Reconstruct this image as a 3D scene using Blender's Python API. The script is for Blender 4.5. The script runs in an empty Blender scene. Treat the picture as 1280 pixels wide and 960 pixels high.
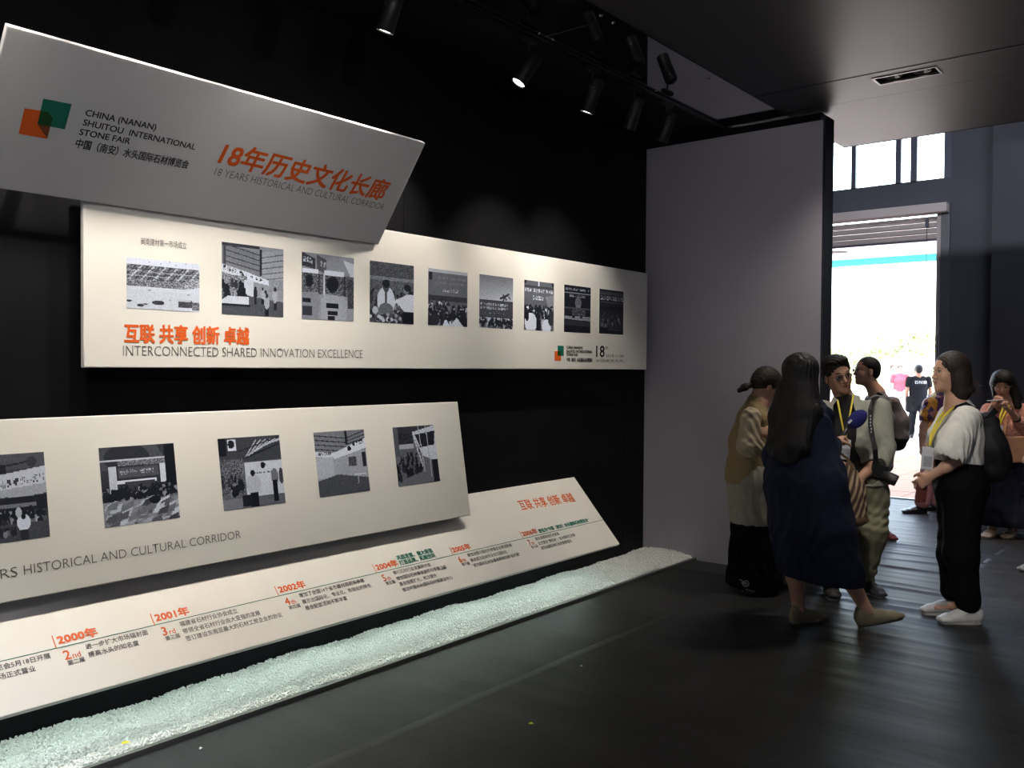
import bpy, bmesh, math, random
import numpy as np
from mathutils import Vector, Matrix, noise

scene = bpy.context.scene
COL = scene.collection

# ------------------------------------------------------------------ camera
FPX, YAW, PITCH, ROLL, EYE = 1116.7, math.radians(38.956), math.radians(-1.1044), math.radians(0.3786), 1.5
CF = np.array([-math.sin(YAW)*math.cos(PITCH), math.cos(YAW)*math.cos(PITCH), math.sin(PITCH)])
_r = np.array([math.cos(YAW), math.sin(YAW), 0.0])
_u = np.cross(_r, CF)
CR = _r*math.cos(ROLL)+_u*math.sin(ROLL)
CU = np.cross(CR, CF)
cam_data = bpy.data.cameras.new('camera')
cam = bpy.data.objects.new('camera', cam_data)
COL.objects.link(cam)
cam_data.sensor_width = 36.0
cam_data.lens = FPX/1280*36.0
cam_data.clip_start = 0.05
cam_data.clip_end = 500
cam.matrix_world = Matrix(((CR[0], CU[0], -CF[0], 0), (CR[1], CU[1], -CF[1], 0), (CR[2], CU[2], -CF[2], EYE), (0, 0, 0, 1)))
scene.camera = cam
CO = np.array([0, 0, EYE])

# ------------------------------------------------------------------ view, sky, sun
vs = scene.view_settings
vs.view_transform = 'Standard'
vs.look = 'None'
vs.gamma = 1.0
vs.use_curve_mapping = False
vs.exposure = 0.0
world = bpy.data.worlds.new('sky')
scene.world = world
world.use_nodes = True
wn = world.node_tree.nodes
wl = world.node_tree.links
wn.clear()
sky = wn.new('ShaderNodeTexSky')
sky.sky_type = 'NISHITA'
sky.sun_disc = False
sky.sun_elevation = math.radians(58)
sky.sun_rotation = math.radians(200)
sky.air_density = 1.3
sky.dust_density = 4.0
hz = wn.new('ShaderNodeMixRGB')
hz.inputs[0].default_value = 0.55
hz.inputs[2].default_value = (0.62, 0.64, 0.66, 1)       # bright humid haze over the whole sky
wl.new(sky.outputs[0], hz.inputs[1])
bg = wn.new('ShaderNodeBackground')
bg.inputs[1].default_value = 4.0
wo = wn.new('ShaderNodeOutputWorld')
wl.new(hz.outputs[0], bg.inputs[0])
wl.new(bg.outputs[0], wo.inputs[0])


def light(name, kind, loc, energy, color=(1, 1, 1), target=None, **kw):
    d = bpy.data.lights.new(name, kind)
    d.energy = energy
    d.color = color
    for k, v in kw.items():
        setattr(d, k, v)
    o = bpy.data.objects.new(name, d)
    COL.objects.link(o)
    o.location = loc
    if target is not None:
        dv = Vector(target)-Vector(loc)
        o.rotation_euler = dv.to_track_quat('-Z', 'Y').to_euler()
    return o


light('sun', 'SUN', (0, 30, 20), 20.0, (1.0, 0.95, 0.88), target=(-2.5, 35.6, 10), angle=math.radians(1.0))
HALL = []
# unseen fill lights added in the hall to brighten the partition and booth
for hx, hy in ((1.5, -6.5), (-3.5, -6.5)):
    light('hall_fill_light', 'AREA', (hx, hy, 6.4), 1000, (0.93, 0.93, 1.0), target=(hx, hy+2.0, 0), shape='RECTANGLE', size=2.4, size_y=1.0)
for hx, hy, hp in ((5.0, 1.0, 120), (0.5, 8.6, 110)):  # two more added fills, for the right side and the back wall
    light('hall_fill_light', 'AREA', (hx, hy, 6.6), hp, (0.90, 0.92, 1.0), target=(hx-0.4, hy, 0), shape='RECTANGLE', size=3.0, size_y=1.6)

# ------------------------------------------------------------------ helpers
def ray(x, y):
    return CF+CR*((x-640)/FPX)-CU*((y-480)/FPX)


def at(x, y, ax, v):
    """The point where the sight line through photo pixel (x, y) meets the plane coordinate[ax] = v."""
    d = ray(x, y)
    return CO+d*((v-CO[ax])/d[ax])


def on_plane(x, y, o, n):
    d = ray(x, y)
    return CO+d*(np.dot(np.array(o)-CO, n)/np.dot(d, n))


def tag(o, label=None, cat=None, group=None, kind=None):
    if label:
        o['label'] = label
    if cat:
        o['category'] = cat
    if group:
        o['group'] = group
    if kind:
        o['kind'] = kind
    return o


def empty(name, loc=(0, 0, 0), rz=0.0, **kw):
    o = bpy.data.objects.new(name, None)
    COL.objects.link(o)
    o.location = loc
    o.rotation_euler = (0, 0, rz)
    o.empty_display_size = 0.1
    return tag(o, **kw)


_mats = {}


def mat(name, color, rough=0.6, metal=0.0, spec=0.5, noise_amt=0.0, noise_scale=20.0, bump=0.0, bump_scale=60.0,
        emit=None, estr=0.0, sheen=0.0, stretch=None, alpha=None, trans=0.0, coat=0.0):
    if name in _mats:
        return _mats[name]
    m = bpy.data.materials.new(name)
    m.use_nodes = True
    nt = m.node_tree
    b = nt.nodes['Principled BSDF']
    b.inputs['Base Color'].default_value = (*color, 1)
    b.inputs['Roughness'].default_value = rough
    b.inputs['Metallic'].default_value = metal
    b.inputs['Specular IOR Level'].default_value = spec
    if sheen:
        b.inputs['Sheen Weight'].default_value = sheen
    if coat:
        b.inputs['Coat Weight'].default_value = coat
    if trans:
        b.inputs['Transmission Weight'].default_value = trans
    if alpha is not None:
        b.inputs['Alpha'].default_value = alpha
    if emit:
        b.inputs['Emission Color'].default_value = (*emit, 1)
        b.inputs['Emission Strength'].default_value = estr
    tc = nt.nodes.new('ShaderNodeTexCoord')
    vec = tc.outputs['Object']
    if stretch:
        mp = nt.nodes.new('ShaderNodeMapping')
        mp.inputs['Scale'].default_value = stretch
        nt.links.new(vec, mp.inputs['Vector'])
        vec = mp.outputs[0]
    if noise_amt:
        n = nt.nodes.new('ShaderNodeTexNoise')
        n.inputs['Scale'].default_value = noise_scale
        n.inputs['Detail'].default_value = 5
        nt.links.new(vec, n.inputs['Vector'])
        r = nt.nodes.new('ShaderNodeMapRange')
        r.inputs['From Min'].default_value = 0.3
        r.inputs['From Max'].default_value = 0.7
        r.inputs['To Min'].default_value = 1-noise_amt
        r.inputs['To Max'].default_value = 1+noise_amt
        nt.links.new(n.outputs[0], r.inputs[0])
        mx = nt.nodes.new('ShaderNodeVectorMath')
        mx.operation = 'SCALE'
        mx.inputs[0].default_value = color
        nt.links.new(r.outputs[0], mx.inputs['Scale'])
        nt.links.new(mx.outputs[0], b.inputs['Base Color'])
    if bump:
        n = nt.nodes.new('ShaderNodeTexNoise')
        n.inputs['Scale'].default_value = bump_scale
        n.inputs['Detail'].default_value = 4
        nt.links.new(vec, n.inputs['Vector'])
        bp = nt.nodes.new('ShaderNodeBump')
        bp.inputs['Strength'].default_value = bump
        bp.inputs['Distance'].default_value = 0.01
        nt.links.new(n.outputs[0], bp.inputs['Height'])
        nt.links.new(bp.outputs[0], b.inputs['Normal'])
    _mats[name] = m
    return m


def node_of(m, kind):
    return [n for n in m.node_tree.nodes if n.bl_idname == kind][0]


class MB:
    """Collects boxes, tubes and prisms and links them as one mesh object."""

    def __init__(self):
        self.v = []
        self.f = []
        self.smooth = []

    def add(self, vs_, fs, smooth=False):
        k = len(self.v)
        self.v += [tuple(map(float, p)) for p in vs_]
        self.f += [tuple(i+k for i in f) for f in fs]
        self.smooth += [smooth]*len(fs)
        return self

    def box(self, a, b):
        x0, y0, z0 = a
        x1, y1, z1 = b
        return self.add([(x0, y0, z0), (x1, y0, z0), (x1, y1, z0), (x0, y1, z0), (x0, y0, z1), (x1, y0, z1), (x1, y1, z1), (x0, y1, z1)],
                        [(0, 3, 2, 1), (4, 5, 6, 7), (0, 1, 5, 4), (1, 2, 6, 5), (2, 3, 7, 6), (3, 0, 4, 7)])

    def obox(self, c, ax, ay, az):
        c, ax, ay, az = map(np.array, (c, ax, ay, az))
        p = []
        for sz in (-1, 1):
            for sx, sy in ((-1, -1), (1, -1), (1, 1), (-1, 1)):
                p.append(c+ax*sx+ay*sy+az*sz)
        return self.add(p, [(0, 3, 2, 1), (4, 5, 6, 7), (0, 1, 5, 4), (1, 2, 6, 5), (2, 3, 7, 6), (3, 0, 4, 7)])

    def tube(self, pts, radii, n=10, cap=True, flat=None):
        pts = [np.array(p, float) for p in pts]
        if not hasattr(radii, '__len__'):
            radii = [radii]*len(pts)
        rings = []
        up = None
        for i, p in enumerate(pts):
            d = pts[min(i+1, len(pts)-1)]-pts[max(i-1, 0)]
            d = d/(np.linalg.norm(d)+1e-9)
            if up is None:
                up = np.array([0, 0, 1.0]) if abs(d[2]) < 0.9 else np.array([1.0, 0, 0])
                if flat is not None:
                    up = np.array(flat, float)
            s = np.cross(d, up)
            s /= np.linalg.norm(s)+1e-9
            up2 = np.cross(s, d)
            up = up2
            fr = radii[i]
            rx, ry = fr if hasattr(fr, '__len__') else (fr, fr)
            rings.append([p+s*rx*math.cos(2*math.pi*k/n)+up2*ry*math.sin(2*math.pi*k/n) for k in range(n)])
        vs_ = [q for r_ in rings for q in r_]
        fs = []
        for i in range(len(rings)-1):
            for k in range(n):
                a, b = i*n+k, i*n+(k+1) % n
                fs.append((a, b, b+n, a+n))
        self.add(vs_, fs, True)
        if cap:
            k = len(self.v)-len(vs_)
            self.f += [tuple(k+i for i in reversed(range(n))), tuple(k+(len(rings)-1)*n+i for i in range(n))]
            self.smooth += [False, False]
        return self

    def build(self, name, material, parent=None, bevel=0.0, **kw):
        me = bpy.data.meshes.new(name)
        me.from_pydata(self.v, [], self.f)
        me.polygons.foreach_set('use_smooth', self.smooth)
        if material:
            me.materials.append(material)
        me.update()
        o = bpy.data.objects.new(name, me)
        COL.objects.link(o)
        if parent:
            o.parent = parent
        if bevel:
            bv = o.modifiers.new('bevel', 'BEVEL')
            bv.width = bevel
            bv.segments = 2
            bv.limit_method = 'ANGLE'
        return tag(o, **kw)


def copy_tree(o, parent=None):
    c = o.copy()
    COL.objects.link(c)
    c.parent = parent
    for ch in list(o.children):
        if ch.type != 'LIGHT':
            copy_tree(ch, c)
    return c


def quad_mesh(name, corners, material, parent=None, **kw):
    return MB().add(corners, [tuple(range(len(corners)))]).build(name, material, parent, **kw)


def srgb(r, g, b):
    def c(v):
        v /= 255.0
        return v/12.92 if v <= 0.04045 else ((v+0.055)/1.055)**2.4
    return (c(r), c(g), c(b))
# ------------------------------------------------------------------ setting
XW, YP, ZC, YD = -3.72, 6.31, 3.33, 10.85
black_paint = mat('black paint', (0.005, 0.005, 0.0065), 0.6, noise_amt=0.3, noise_scale=3, spec=0.15)
carpet = mat('black carpet', (0.027, 0.028, 0.029), 0.45, noise_amt=0.3, noise_scale=2.2, bump=0.22, bump_scale=160, spec=0.20)
# grooves pressed into the carpet along its length, plus broad rolls running across the booth
nt = carpet.node_tree
bp0 = node_of(carpet, 'ShaderNodeBump')
tc = node_of(carpet, 'ShaderNodeTexCoord')
mp = nt.nodes.new('ShaderNodeMapping')
mp.inputs['Scale'].default_value = (0.5, 3.0, 1)
nt.links.new(tc.outputs['Object'], mp.inputs[0])
nz = nt.nodes.new('ShaderNodeTexNoise')
nz.inputs['Scale'].default_value = 1.6
nz.inputs['Detail'].default_value = 2.5
nt.links.new(mp.outputs[0], nz.inputs['Vector'])
bp1 = nt.nodes.new('ShaderNodeBump')
bp1.inputs['Strength'].default_value = 0.35
bp1.inputs['Distance'].default_value = 0.05
nt.links.new(nz.outputs[0], bp1.inputs['Height'])
nt.links.new(bp1.outputs[0], bp0.inputs['Normal'])


def carpet_mesh():
    """Carpet as a height field: flat near the camera, low rolls towards the doorway, two lapped seams."""
    xs = np.linspace(-8.0, 5.5, 110)
    ys = np.concatenate([np.linspace(-6, 4, 30), np.linspace(4.02, YD+0.02, 420)])
    X, Y = np.meshgrid(xs, ys)
    ramp = np.clip((Y-4.3)/1.8, 0, 1)*np.clip((X+2.7)/0.5, 0, 1)
    w = np.zeros_like(X)
    rnd = random.Random(5)
    for k in range(38):
        y0 = 4.6+k*0.165+rnd.uniform(-.05, .05)
        sl = rnd.uniform(-.05, .05)
        wd = rnd.uniform(.022, .055)
        d = Y-(y0+sl*(X+1.8)+0.03*np.sin(X*2+k))
        w += rnd.uniform(.004, .019)*np.exp(-(d/wd)**2)*(0.6+0.4*np.sin(X*1.3+k*2))
    Z = w*ramp*np.clip((YD-Y)/0.3, 0, 1)
    Z = np.maximum(Z, 0)
    n, m_ = X.shape
    v = np.stack([X, Y, Z], -1).reshape(-1, 3)
    idx = np.arange(n*m_).reshape(n, m_)
    f = np.stack([idx[:-1, :-1], idx[:-1, 1:], idx[1:, 1:], idx[1:, :-1]], -1).reshape(-1, 4)
    me = bpy.data.meshes.new('floor')
    me.from_pydata(v.tolist(), [], f.tolist())
    me.polygons.foreach_set('use_smooth', [True]*len(f))
    me.materials.append(carpet)
    o = bpy.data.objects.new('floor', me)
    COL.objects.link(o)
    return tag(o, kind='structure')


carpet_mesh()
MB().box((-8, -9, -0.3), (5.5, YD, -0.004)).build('floor_slab', mat('concrete', (0.05, 0.05, 0.05), 0.8), kind='structure')
# narrow strips where carpet lengths are taped together
seam = carpet
tp = MB()
def lap(x0, y0, y1, h=.004):
    n = 40
    v = []
    for i in range(n+1):
        y = y0+(y1-y0)*i/n
        x = x0+.006*math.sin(y*3.1)+.004*math.sin(y*7.7)
        v += [(x, y, .0), (x+.002, y, h*(1+.4*math.sin(y*5))), (x+.06, y, .0004)]
    tp.add(v, [q for i in range(n) for q in ((i*3, i*3+3, i*3+4, i*3+1), (i*3+1, i*3+4, i*3+5, i*3+2))], True)


lap(-2.665, -4, 5.25)
lap(-1.495, 7.3, 8.9, .003)
tp.build('trim_1', seam, kind='structure')

# left wall of black painted boards with recessed joints
wl_ = empty('wall_left', kind='structure')
ys_ = [-6.0, -3.6, -1.2, 1.2, 3.6, 6.0, YP+0.17]
for a, b in zip(ys_[:-1], ys_[1:]):
    MB().box((XW-0.08, a+0.0015, 0), (XW, b-0.0015, 4.2)).build('panel', black_paint, wl_)
MB().box((XW-0.16, -6, 0), (XW-0.082, YP+0.17, 4.2)).build('backing', black_paint, wl_)

# partition of pale lilac grey board at the end of the booth
part_m = mat('lilac grey board', (0.43, 0.405, 0.455), 0.55, noise_amt=0.04, noise_scale=2)
pt = empty('wall_end', kind='structure')
MB().box((XW, YP, 0), (-2.29, YP+0.02, 3.26)).build('panel', part_m, pt)
MB().box((XW, YP+0.02, 0), (-2.31, YP+0.17, 3.32)).build('core', black_paint, pt)
MB().box((-2.31, YP+0.004, 0), (-2.272, YP+0.17, 3.29)).build('end_post', mat('blue black', (0.02, 0.024, 0.032), 0.4), pt)

# booth ceiling: black boards, mirror strip above the lamps, seams, recessed downlight
gloss = mat('satin black ceiling', (0.020, 0.018, 0.022), 0.44, noise_amt=0.2, noise_scale=1.3, bump=0.08, bump_scale=1.6, spec=0.40)
ce = empty('ceiling', kind='structure')
YE = 7.5
MB().box((XW, -2.5, ZC), (-3.052, YP+0.17, ZC+0.06)).build('board', black_paint, ce)
mir = mat('mirror acrylic', (0.78, 0.78, 0.80), 0.035, metal=1.0, bump=0.02, bump_scale=1.2)
for a, b in ((-2.5, 1.6), (1.6, 3.99), (3.99, YP+0.17)):
    MB().box((-3.048, a+0.002, ZC), (-2.552, b-0.002, ZC+0.01)).build('mirror_panel', mir, ce, label='mirror finish ceiling panel')
MB().box((-3.05, -2.5, ZC+0.012), (-2.55, YP+0.17, ZC+0.06)).build('board', black_paint, ce)
ybr = [-2.5, 0.9, 3.3, 5.73, 6.24, YE]
rnd = random.Random(3)
for a, b in zip(ybr[:-1], ybr[1:]):
    lo, hi = (a+0.003, b-0.003)
    for x0, x1 in ((-2.548, -0.2), (-0.194, 3.6)):
        m = MB()
        dz = rnd.uniform(0, 0.004)
        if a == 5.73 and x0 < -2:     # hole for the downlight
            m.box((x0, lo, ZC+dz), (-1.80, hi, ZC+0.05))
            m.box((-1.44, lo, ZC+dz), (x1, hi, ZC+0.05))
            m.box((-1.80, lo, ZC+dz), (-1.44, 5.83, ZC+0.05))
            m.box((-1.80, 5.97, ZC+dz), (-1.44, hi, ZC+0.05))
        else:
            m.box((x0, lo, ZC+dz), (x1, hi, ZC+0.05))
        m.build('board', gloss, ce)
MB().box((-2.548, -2.5, ZC+0.13), (3.6, YE, ZC+0.17)).build('roof_deck', black_paint, ce)
MB().box((-3.72, YP+0.17, ZC+0.05), (-2.3, YE, ZC+0.17)).build('roof_deck', black_paint, ce)
MB().box((-2.548, YE-0.02, ZC-0.0), (3.6, YE, ZC+0.17)).build('fascia', black_paint, ce)
# bolts that hold the mirror panels
chrome = mat('chrome', (0.8, 0.8, 0.82), 0.15, metal=1.0)
for x, y in ((-3.0, 3.93), (-3.0, 4.05), (-2.6, 3.93), (-2.6, 4.05), (-3.0, 5.2), (-2.62, 5.2), (-3.0, 1.54), (-3.0, 1.66), (-2.6, 1.54)):
    MB().tube([(x, y, ZC), (x, y, ZC-0.006)], [0.012, 0.009], 12).build('bolt', chrome, ce)
MB().box((-3.05, 3.986, ZC-0.003), (-2.55, 3.994, ZC)).build('joint_strip', chrome, ce)

# recessed downlight
dl = empty('recessed_downlight', (-1.62, 5.90, ZC), label='recessed black rectangular twin downlight in the satin black ceiling', cat='ceiling light')
f = MB()
for a, b in (((-.19, -.08, -.004), (.19, -.068, .01)), ((-.19, .068, -.004), (.19, .08, .01)), ((-.19, -.068, -.004), (-.178, .068, .01)), ((.178, -.068, -.004), (.19, .068, .01))):
    f.box(a, b)
f.build('frame', mat('grey metal', (0.25, 0.25, 0.26), 0.35, metal=0.8), dl)
MB().box((-.178, -.068, .075), (.178, .068, .08)).build('housing', black_paint, dl)
for s in (-1, 1):
    MB().tube([(s*.085, 0, .072), (s*.085, 0, .03), (s*.085, 0, .012)], [.03, .045, .058], 20, cap=False).build('reflector', mat('lamp reflector', (0.5, 0.5, 0.5), 0.2, metal=0.9), dl)
    MB().tube([(s*.085, 0, .06), (s*.085, 0, .05)], [.024, .020], 16).build('bulb', mat('dim bulb', (0.9, 0.85, 0.8), 0.3, emit=(1, .86, .75), estr=2.5), dl)
    l = light('downlight_light', 'SPOT', (s*.085, 0, .045), 60, (1, .90, .80), shadow_soft_size=.04, spot_size=math.radians(110), spot_blend=.8)
    l.parent = dl

# warm lamp of the hall just beyond the booth roof
wlp = empty('hanging_lamp', (-1.35, 8.35, 4.3), label='warm lamp hanging beyond the booth roof above the pink lace woman', cat='lamp')
MB().tube([(0, 0, .30), (0, 0, .28), (0, 0, 0)], [.05, .12, .16], 20, cap=False).build('shade', black_paint, wlp)
MB().tube([(0, 0, .30), (0, 0, 2.7)], .008, 6).build('cable', black_paint, wlp)
MB().tube([(0, 0, .2), (0, 0, .1)], [.05, .05], 14).build('bulb', mat('warm bulb', (1, .8, .6), .3, emit=(1, .7, .4), estr=20), wlp)
l = light('hanging_lamp_light', 'SPOT', (0, 0, .06), 200, (1, .66, .42), shadow_soft_size=.06, spot_size=math.radians(60), spot_blend=.6)
l.parent = wlp

# hall shell
hall = mat('hall wall blue grey', (0.075, 0.082, 0.105), 0.75, noise_amt=0.12, noise_scale=1.5)
halld = mat('dark booth wall', (0.045, 0.047, 0.066), 0.6, noise_amt=0.12, noise_scale=2)
DX0, DX1 = -6.9, -2.63
WZ0, WZ1 = 3.64, 4.75
hw = empty('wall_back', kind='structure')
w = MB()
w.box((-14.0, YD, 0), (DX0, YD+0.25, 12))
w.box((-2.49, YD, 0), (12, YD+0.25, 12))
w.box((DX0, YD, 3.35), (-2.49, YD+0.25, WZ0))
w.box((DX0, YD, WZ1), (-2.49, YD+0.25, 12))
w.build('masonry', hall, hw)
MB().box((-2.06, YD-0.10, 0), (5.5, YD-0.01, 4.6)).build('wall_booth', halld, kind='structure')
big = MB()
big.box((-8.1, -9, 0), (-8, YD, 7)).box((5.5, -9, 0), (5.6, YD, 7)).box((-8, -9.1, 0), (5.5, -9, 7))
big.build('wall_hall', hall, kind='structure')
MB().box((-8.1, -9.1, 7), (5.6, YD+0.25, 7.1)).build('ceiling_hall', hall, kind='structure')
tag(MB().box((-8.0, -9.1, 6.99), (-7.9, -9.0, 7.0)).build('trim_2', hall), kind='structure')

# transom window above the door
win = empty('window_1', kind='structure')
alu = mat('blue black frame', (0.05, 0.055, 0.09), 0.4, metal=0.3)
lt = mat('pale blue frame', (0.25, 0.45, 0.55), 0.4)
xs_ = [DX0, -5.3, -4.45, -3.60, -3.08, -2.90, -2.58]
for i, (x, wd) in enumerate(zip((-5.3, -4.45, -3.585, -3.075, -2.905), (.03, .03, .026, .03, .035))):
    MB().box((x-wd, YD+0.05, WZ0), (x+wd, YD+0.13, WZ1)).build('mullion', alu if i != 3 else alu, win)
MB().box((DX0, YD+0.05, WZ0), (DX0+.04, YD+.13, WZ1)).box((-2.575, YD+0.02, WZ0), (-2.49, YD+.15, WZ1)).box((DX0, YD+.05, WZ0), (-2.49, YD+.13, WZ0+.02)).build('window_frame', alu, win)
glass = mat('window glass', (0.95, 0.97, 1.0), 0.02, trans=1.0, spec=0.3)
gx = [DX0+.04, -5.33, -5.27, -4.48, -4.42, -3.611, -3.559, -3.105, -3.045, -2.94, -2.87, -2.575]
for a, b in zip(gx[0::2], gx[1::2]):
    quad_mesh('pane', [(a, YD+.09, WZ0+.02), (b, YD+.09, WZ0+.02), (b, YD+.09, WZ1), (a, YD+.09, WZ1)], glass, win)

# doorway with roller shutter
dr = empty('door_1', kind='structure')
pale = mat('pale pinkish steel', (0.62, 0.55, 0.55), 0.45)
MB().box((DX0-.1, YD-0.16, 3.25), (-2.50, YD+.02, 3.35)).build('shutter_box', pale, dr, bevel=.004)
slat_m = mat('shutter slat', (0.50, 0.45, 0.44), 0.45, metal=0.1)
for k in range(4):
    z = 2.985+k*0.066
    s = MB()
    pr = [(0, 0), (-.008, .012), (-.008, .05), (0, .062)]
    for (y0, a), (y1, b) in zip(pr[:-1], pr[1:]):
        s.add([(DX0, YD+.1+y0, z+a), (DX1, YD+.1+y0, z+a), (DX1, YD+.1+y1, z+b), (DX0, YD+.1+y1, z+b)], [(0, 1, 2, 3)])
    s.box((DX0, YD+.1, z), (DX1, YD+.112, z+.063))
    s.build('slat', slat_m, dr)
MB().box((DX0, YD+.085, 2.965), (DX1, YD+.125, 2.985)).build('bottom_rail', alu, dr)
MB().box((DX1, YD-0.02, 0), (DX1+.05, YD+.2, 3.25)).build('guide_rail', pale, dr)
MB().box((DX1+.05, YD-0.05, 0), (-2.49, YD+.25, 3.35)).build('frame_post', mat('frame grey', (0.10, 0.105, 0.13), 0.4), dr)
MB().box((-2.60, YD-0.06, 0), (-2.588, YD-.05, 1.9)).build('frame_glint', chrome, dr)  # chrome strip standing in for a glint on the door frame
MB().box((-2.765, YD+.03, 3.12), (-2.735, YD+.05, 3.22)).tube([(-2.75, YD+.04, 3.12), (-2.75, YD+.04, 2.2)], .003, 6).build('pull_chain', alu, dr)
MB().box((DX0, YD+0.0, -.01), (DX1, YD+.06, .012)).build('threshold', mat('steel strip', (0.3, 0.3, 0.3), 0.4, metal=.7), dr)

# outdoors: tiled forecourt, canopy, planting
pave = mat('salmon paving', (0.33, 0.175, 0.095), 0.75, noise_amt=0.06, noise_scale=0.8)
b_ = [n for n in pave.node_tree.nodes if n.bl_idname == 'ShaderNodeBsdfPrincipled'][0]
gnd = empty('ground_forecourt', kind='structure')
MB().box((-60, YD+.06, -.3), (40, 120, -.012)).build('bed', mat('mortar', (0.42, 0.25, 0.17), .9), gnd)
tile = None
n = 0
for j in range(9):
    for i in range(14):
        x = -8.6+i*0.62
        y = YD+.09+j*0.62
        if tile is None:
            tile = MB().box((0, 0, -.03), (.612, .612, 0)).build('tile', pave, gnd, bevel=.003)
            o = tile
        else:
            o = tile.copy()
            COL.objects.link(o)
        o.location = (x, y, random.Random(n).uniform(-.002, .0))
        n += 1
MB().box((-60, YD+.09+9*.62, -.03), (40, 120, -.001)).box((.09, YD+.06, -.03), (40, YD+.09+9*.62, -.001)).box((-60, YD+.06, -.03), (-8.61, YD+.09+9*.62, -.001)).build('paving_far', mat('sunlight tinted paving', (0.55, 0.50, 0.46), .8, noise_amt=.05, noise_scale=.6), gnd)  # far paving coloured paler than the tiles for the sunlight on it
can = empty('canopy', (0, 0, 0), label='white outdoor canopy with teal front edge over the shutter doorway', cat='canopy')
white = mat('white panel', (0.8, 0.8, 0.8), .5)
MB().box((-14, 16.2, 3.86), (8, 19.6, 4.0)).build('soffit', white, can)
MB().box((-14, 19.6, 3.72), (8, 19.75, 3.86)).build('fascia', mat('teal band', (0.10, 0.72, 0.68), .4), can)
MB().box((-14, 19.6, 3.86), (8, 19.75, 4.3)).build('parapet', white, can)
for x in (-13.5, 7):
    MB().box((x-.15, 19.2, 0), (x+.15, 19.5, 3.86)).build('post', white, can)
MB().tube([(-6.3, 18.2, 3.86), (-6.3, 18.2, 3.81)], .22, 20).build('ceiling_lamp', mat('grey lamp', (.25, .25, .25), .5), can)
# ------------------------------------------------------------------ display panels
GRN, ORG, DKG, INK, GRY = srgb(18, 120, 92), srgb(240, 95, 25), srgb(10, 80, 25), (0.012, 0.011, 0.011), (0.09, 0.083, 0.08)
m_grn = mat('green ink', (0.004, 0.155, 0.105), .5)
m_org = mat('orange ink', (0.78, 0.12, 0.012), .5)
m_dkg = mat('dark green ink', (0.004, 0.06, 0.008), .5)
m_brn = mat('brown orange ink', (0.16, 0.04, 0.008), .5)
m_ink = mat('black ink', INK, .5)
m_gry = mat('grey ink', GRY, .5)
m_board = mat('cream board face', (0.80, 0.775, 0.72), 0.42, noise_amt=0.015, noise_scale=2, bump=0.03, bump_scale=3)
m_board_top = mat('satin white board', (0.66, 0.655, 0.66), 0.34, noise_amt=0.015, noise_scale=2, bump=0.12, bump_scale=14, stretch=(1, .25, 1))


class Panel:
    """A board along the wall. bot and top are the (x, z) of the lower and upper edge of its face."""

    def __init__(self, label, y0, y1, bot, top, thick, material, group=None):
        self.o = np.array([bot[0], y0, bot[1]])
        self.e1 = np.array([0, 1.0, 0])
        e2 = np.array([top[0]-bot[0], 0, top[1]-bot[1]])
        self.h = np.linalg.norm(e2)
        self.e2 = e2/self.h
        self.n = np.cross(self.e1, self.e2)
        if self.n[0] < 0:
            self.n = -self.n
        self.w = y1-y0
        self.root = empty('display_board', tuple(self.o), label=label, cat='display board', group=group)
        M = Matrix.Identity(4)
        for i in range(3):
            M[i][0], M[i][1], M[i][2], M[i][3] = self.e1[i], self.e2[i], self.n[i], self.o[i]
        self.root.matrix_world = M
        w, h, t = self.w, self.h, thick
        MB().box((0, 0, -t), (w, h, 0)).build('board', material, self.root, bevel=0.004)
        # black battens that carry the board off the wall
        b = []
        for yy in np.linspace(y0+.25, y1-.25, max(3, int(w/1.1))):
            for s in (.22, .78):
                m = MB()
                p = self.o+self.e2*(self.h*s)-self.n*t
                m.box((XW+.001, yy-.02, p[2]-.02), (p[0]-.022*abs(self.e2[0]/self.e2[2]), yy+.02, p[2]+.02))
                me = m.build('bracket', black_paint, self.root)
                me.matrix_parent_inverse = M.inverted()
        self.t = t

    def uv(self, x, y):
        p = on_plane(x, y, self.o, self.n)-self.o
        return float(p@self.e1), float(p@self.e2)

    def poly(self, name, pts, material, z=0.0012):
        v = [(a, b, z) for a, b in pts]
        return MB().add(v, [tuple(range(len(v)))]).build(name, material, self.root)

    def text(self, s, p0, p1, height_px=None, material=None, off=0.0, shear=0.0, h=None, name='lettering', z=0.0015, sx=1.0, fitw=True, bold=0):
        """Text whose baseline starts at photo pixel p0 and ends at p1; h is its cap height in metres."""
        u0, v0 = self.uv(*p0)
        u1, v1 = self.uv(*p1)
        c = bpy.data.curves.new('txt', 'FONT')
        c.body = s
        c.size = 1.0
        c.offset = off
        c.shear = shear
        c.resolution_u = 3
        tmp = bpy.data.objects.new('txt', c)
        COL.objects.link(tmp)
        dg = bpy.context.evaluated_depsgraph_get()
        me = bpy.data.meshes.new_from_object(tmp.evaluated_get(dg))
        bpy.data.objects.remove(tmp)
        n = len(me.vertices)
        co = np.zeros(n*3)
        me.vertices.foreach_get('co', co)
        co = co.reshape(-1, 3)
        w0 = co[:, 0].max()-co[:, 0].min()
        L = math.hypot(u1-u0, v1-v0)
        kx = L/w0
        ky = h/0.73 if h else kx
        if not fitw:
            kx = ky*sx
        a = math.atan2(v1-v0, u1-u0)
        x = (co[:, 0]-co[:, 0].min())*kx
        y = co[:, 1]*ky
        co2 = np.stack([u0+x*math.cos(a)-y*math.sin(a), v0+x*math.sin(a)+y*math.cos(a), np.full(n, z)], -1)
        me.vertices.foreach_set('co', co2.ravel())
        embolden(me, bold)
        me.materials.clear()
        me.materials.append(material)
        me.name = name
        o = bpy.data.objects.new(name, me)
        COL.objects.link(o)
        o.parent = self.root
        return o


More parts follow.
